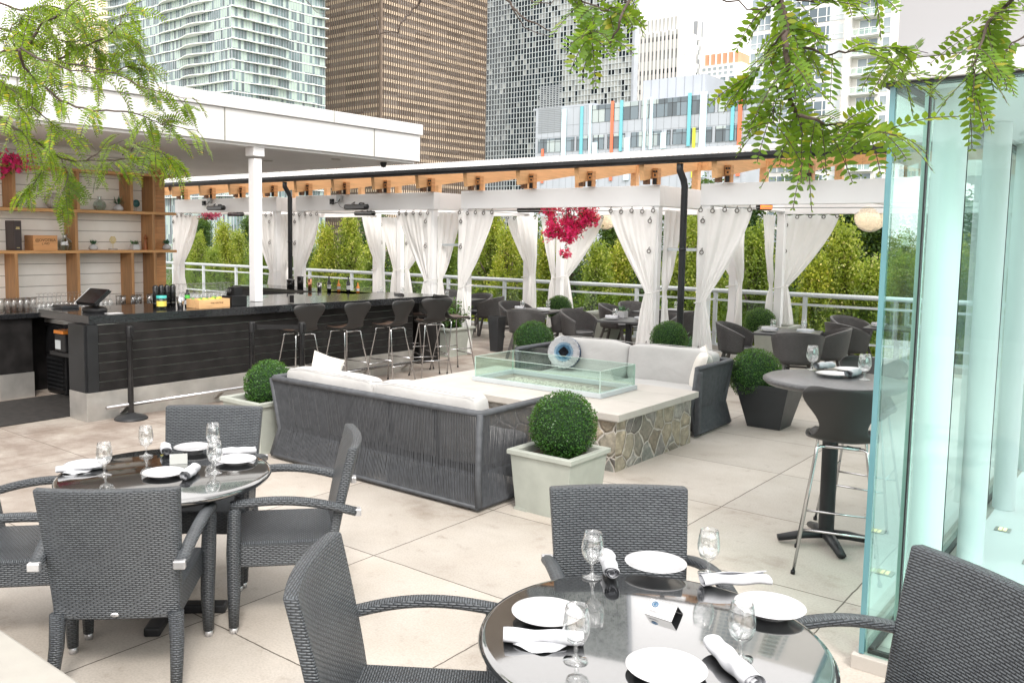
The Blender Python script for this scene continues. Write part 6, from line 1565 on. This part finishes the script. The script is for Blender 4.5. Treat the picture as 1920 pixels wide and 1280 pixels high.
# G: pale apartment tower with balconies
YG = 128; t, W, D_, Ht = bld('white_apartment_tower', 'white apartment tower with glass bays and open balconies behind the right branches', 1690, YG, 1403, None, ztop(1690, -420, YG))
XG = atY(1690, 300, YG).x
def gx(px): return atY(px, 200, YG).x-XG
MB().box(-W, 12, 0, 30, 0, Ht).build('wall', 'concrete_pale', t, uv=False)
fhg = 2.55; z = (atY(1600, 217, YG).z-GB) % fhg
wb = []; fr = MB(); ba = []; first = None
while z < Ht-fhg:
    if z > 8:
        for (a, b_) in ((1403, 1440), (1447, 1575), (1604, 1640), (1648, 1662)):
            wb.append((gx(a), gx(b_), -.06, 0, z+.35, z+fhg-.25))
            x = gx(a); n_ = max(1, round((gx(b_)-gx(a))/1.15))
            for i in range(n_+1): fr.box(x+(gx(b_)-gx(a))*i/n_-.05, x+(gx(b_)-gx(a))*i/n_+.05, -.12, -.06, z+.35, z+fhg-.25)
            fr.box(gx(a), gx(b_), -.115, -.06, z+1.0, z+1.08)
        if first is None:
            first = MB().box(gx(1595), gx(1645), -1.6, -.0, 0, .16).build('balcony', 'slab_white', t, uv=False); first.location = (0, 0, z)
            rl_ = MB(); rl_.box(gx(1596), gx(1644), -1.55, -1.5, .95, 1.02)
            for i in range(5): rl_.box(gx(1597)+i*(gx(1643)-gx(1597))/4-.03, gx(1597)+i*(gx(1643)-gx(1597))/4+.03, -1.56, -1.5, .16, 1.0)
            rl_ = rl_.build('balcony_rail', 'slab_white', first, uv=False)
            gp_ = MB().box(gx(1597), gx(1643), -1.54, -1.52, .25, .95).build('balcony_glass', 'pane_rail', first, uv=False)
        else:
            c = first.copy(); COL.objects.link(c); c.parent = t; c.location = (0, 0, z)
            for q in (rl_, gp_): d = q.copy(); COL.objects.link(d); d.parent = c
    z += fhg
wb.sort(key=lambda q: abs(q[4]-(ztop(1600, 150, YG)-GB))); windows(t, wb, 'condo_glass'); fr.build('window_frames', 'slab_white', t, uv=False)
MB().box(gx(1580), gx(1594), -1.0, 0, 0, Ht).box(gx(1441), gx(1446), -.6, 0, 0, Ht).build('wall_piers', 'concrete_pale', t, uv=False)
# H: beige towers at far left behind the leaves
for (a, b_, Y, tp, lab) in ((86, 118, 260, -60, 'pale beige apartment tower behind the left branches, leftmost'), (180, 128, 240, -80, 'cream apartment tower just left of the wavy balcony tower'), (40, -30, 300, 60, 'lower pale building at far left behind the leaves')):
    t, W, D_, Ht = bld('beige_tower', lab, a if a > 100 else a, Y, b_ if b_ < a else a-38, None, ztop(a, tp, Y))
    MB().box(-W, 6, 0, 30, 0, Ht).build('wall', 'cream_panel' if a == 180 else 'stone_tower', t, uv=False)
    bx_ = []; z = Ht-5
    while z > Ht-75:
        x = -W+.8
        while x < 5: bx_.append((x, x+1.6, -.08, 0, z, z+1.8)); x += 3.1
        z -= 3.2
    windows(t, bx_, 'condo_glass')
# city block behind the viewer and low blocks, seen only in reflections
# ================================================================== LIGHT
w = bpy.data.worlds.new('World'); sc.world = w; w.use_nodes = True; nt = w.node_tree
bg = nt.nodes['Background']; sky = nt.nodes.new('ShaderNodeTexSky'); sky.sky_type = 'NISHITA'; sky.sun_disc = False
SE, SR = radians(48), radians(128)
sky.sun_elevation = SE; sky.sun_rotation = SR; sky.air_density = 1; sky.dust_density = 3; sky.ozone_density = 1
hs = nt.nodes.new('ShaderNodeHueSaturation'); hs.inputs['Saturation'].default_value = .22; hs.inputs['Value'].default_value = 1.
nt.links.new(sky.outputs[0], hs.inputs['Color']); 
mx = nt.nodes.new('ShaderNodeMix'); mx.data_type = 'RGBA'; mx.inputs[0].default_value = .55; mx.inputs[7].default_value = (16.4, 15.8, 15.2, 1)
nt.links.new(hs.outputs[0], mx.inputs[6]); nt.links.new(mx.outputs[2], bg.inputs[0]); bg.inputs[1].default_value = .15
sd = bpy.data.lights.new('sun', 'SUN'); sd.energy = 1.6; sd.angle = radians(14); sd.color = (1, .95, .88)
so = bpy.data.objects.new('sun', sd); COL.objects.link(so)
# sun direction (towards the sun): azimuth measured so that it stands behind-left of the camera
az = radians(128)
sv = Vector((sin(az)*cos(SE), cos(az)*cos(SE), sin(SE)))
so.rotation_euler = sv.to_track_quat('Z', 'Y').to_euler(); so.location = (0, 0, 20)
vs_ = sc.view_settings; sc.display_settings.display_device = 'sRGB'; vs_.view_transform = 'Standard'; vs_.look = 'None'; vs_.exposure = .68; vs_.gamma = 1
sc.cycles.transparent_max_bounces = 24; sc.cycles.max_bounces = 8; sc.cycles.caustics_reflective = False; sc.cycles.caustics_refractive = False
sc.cycles.sample_clamp_indirect = 6
sc.cycles.use_denoising = True
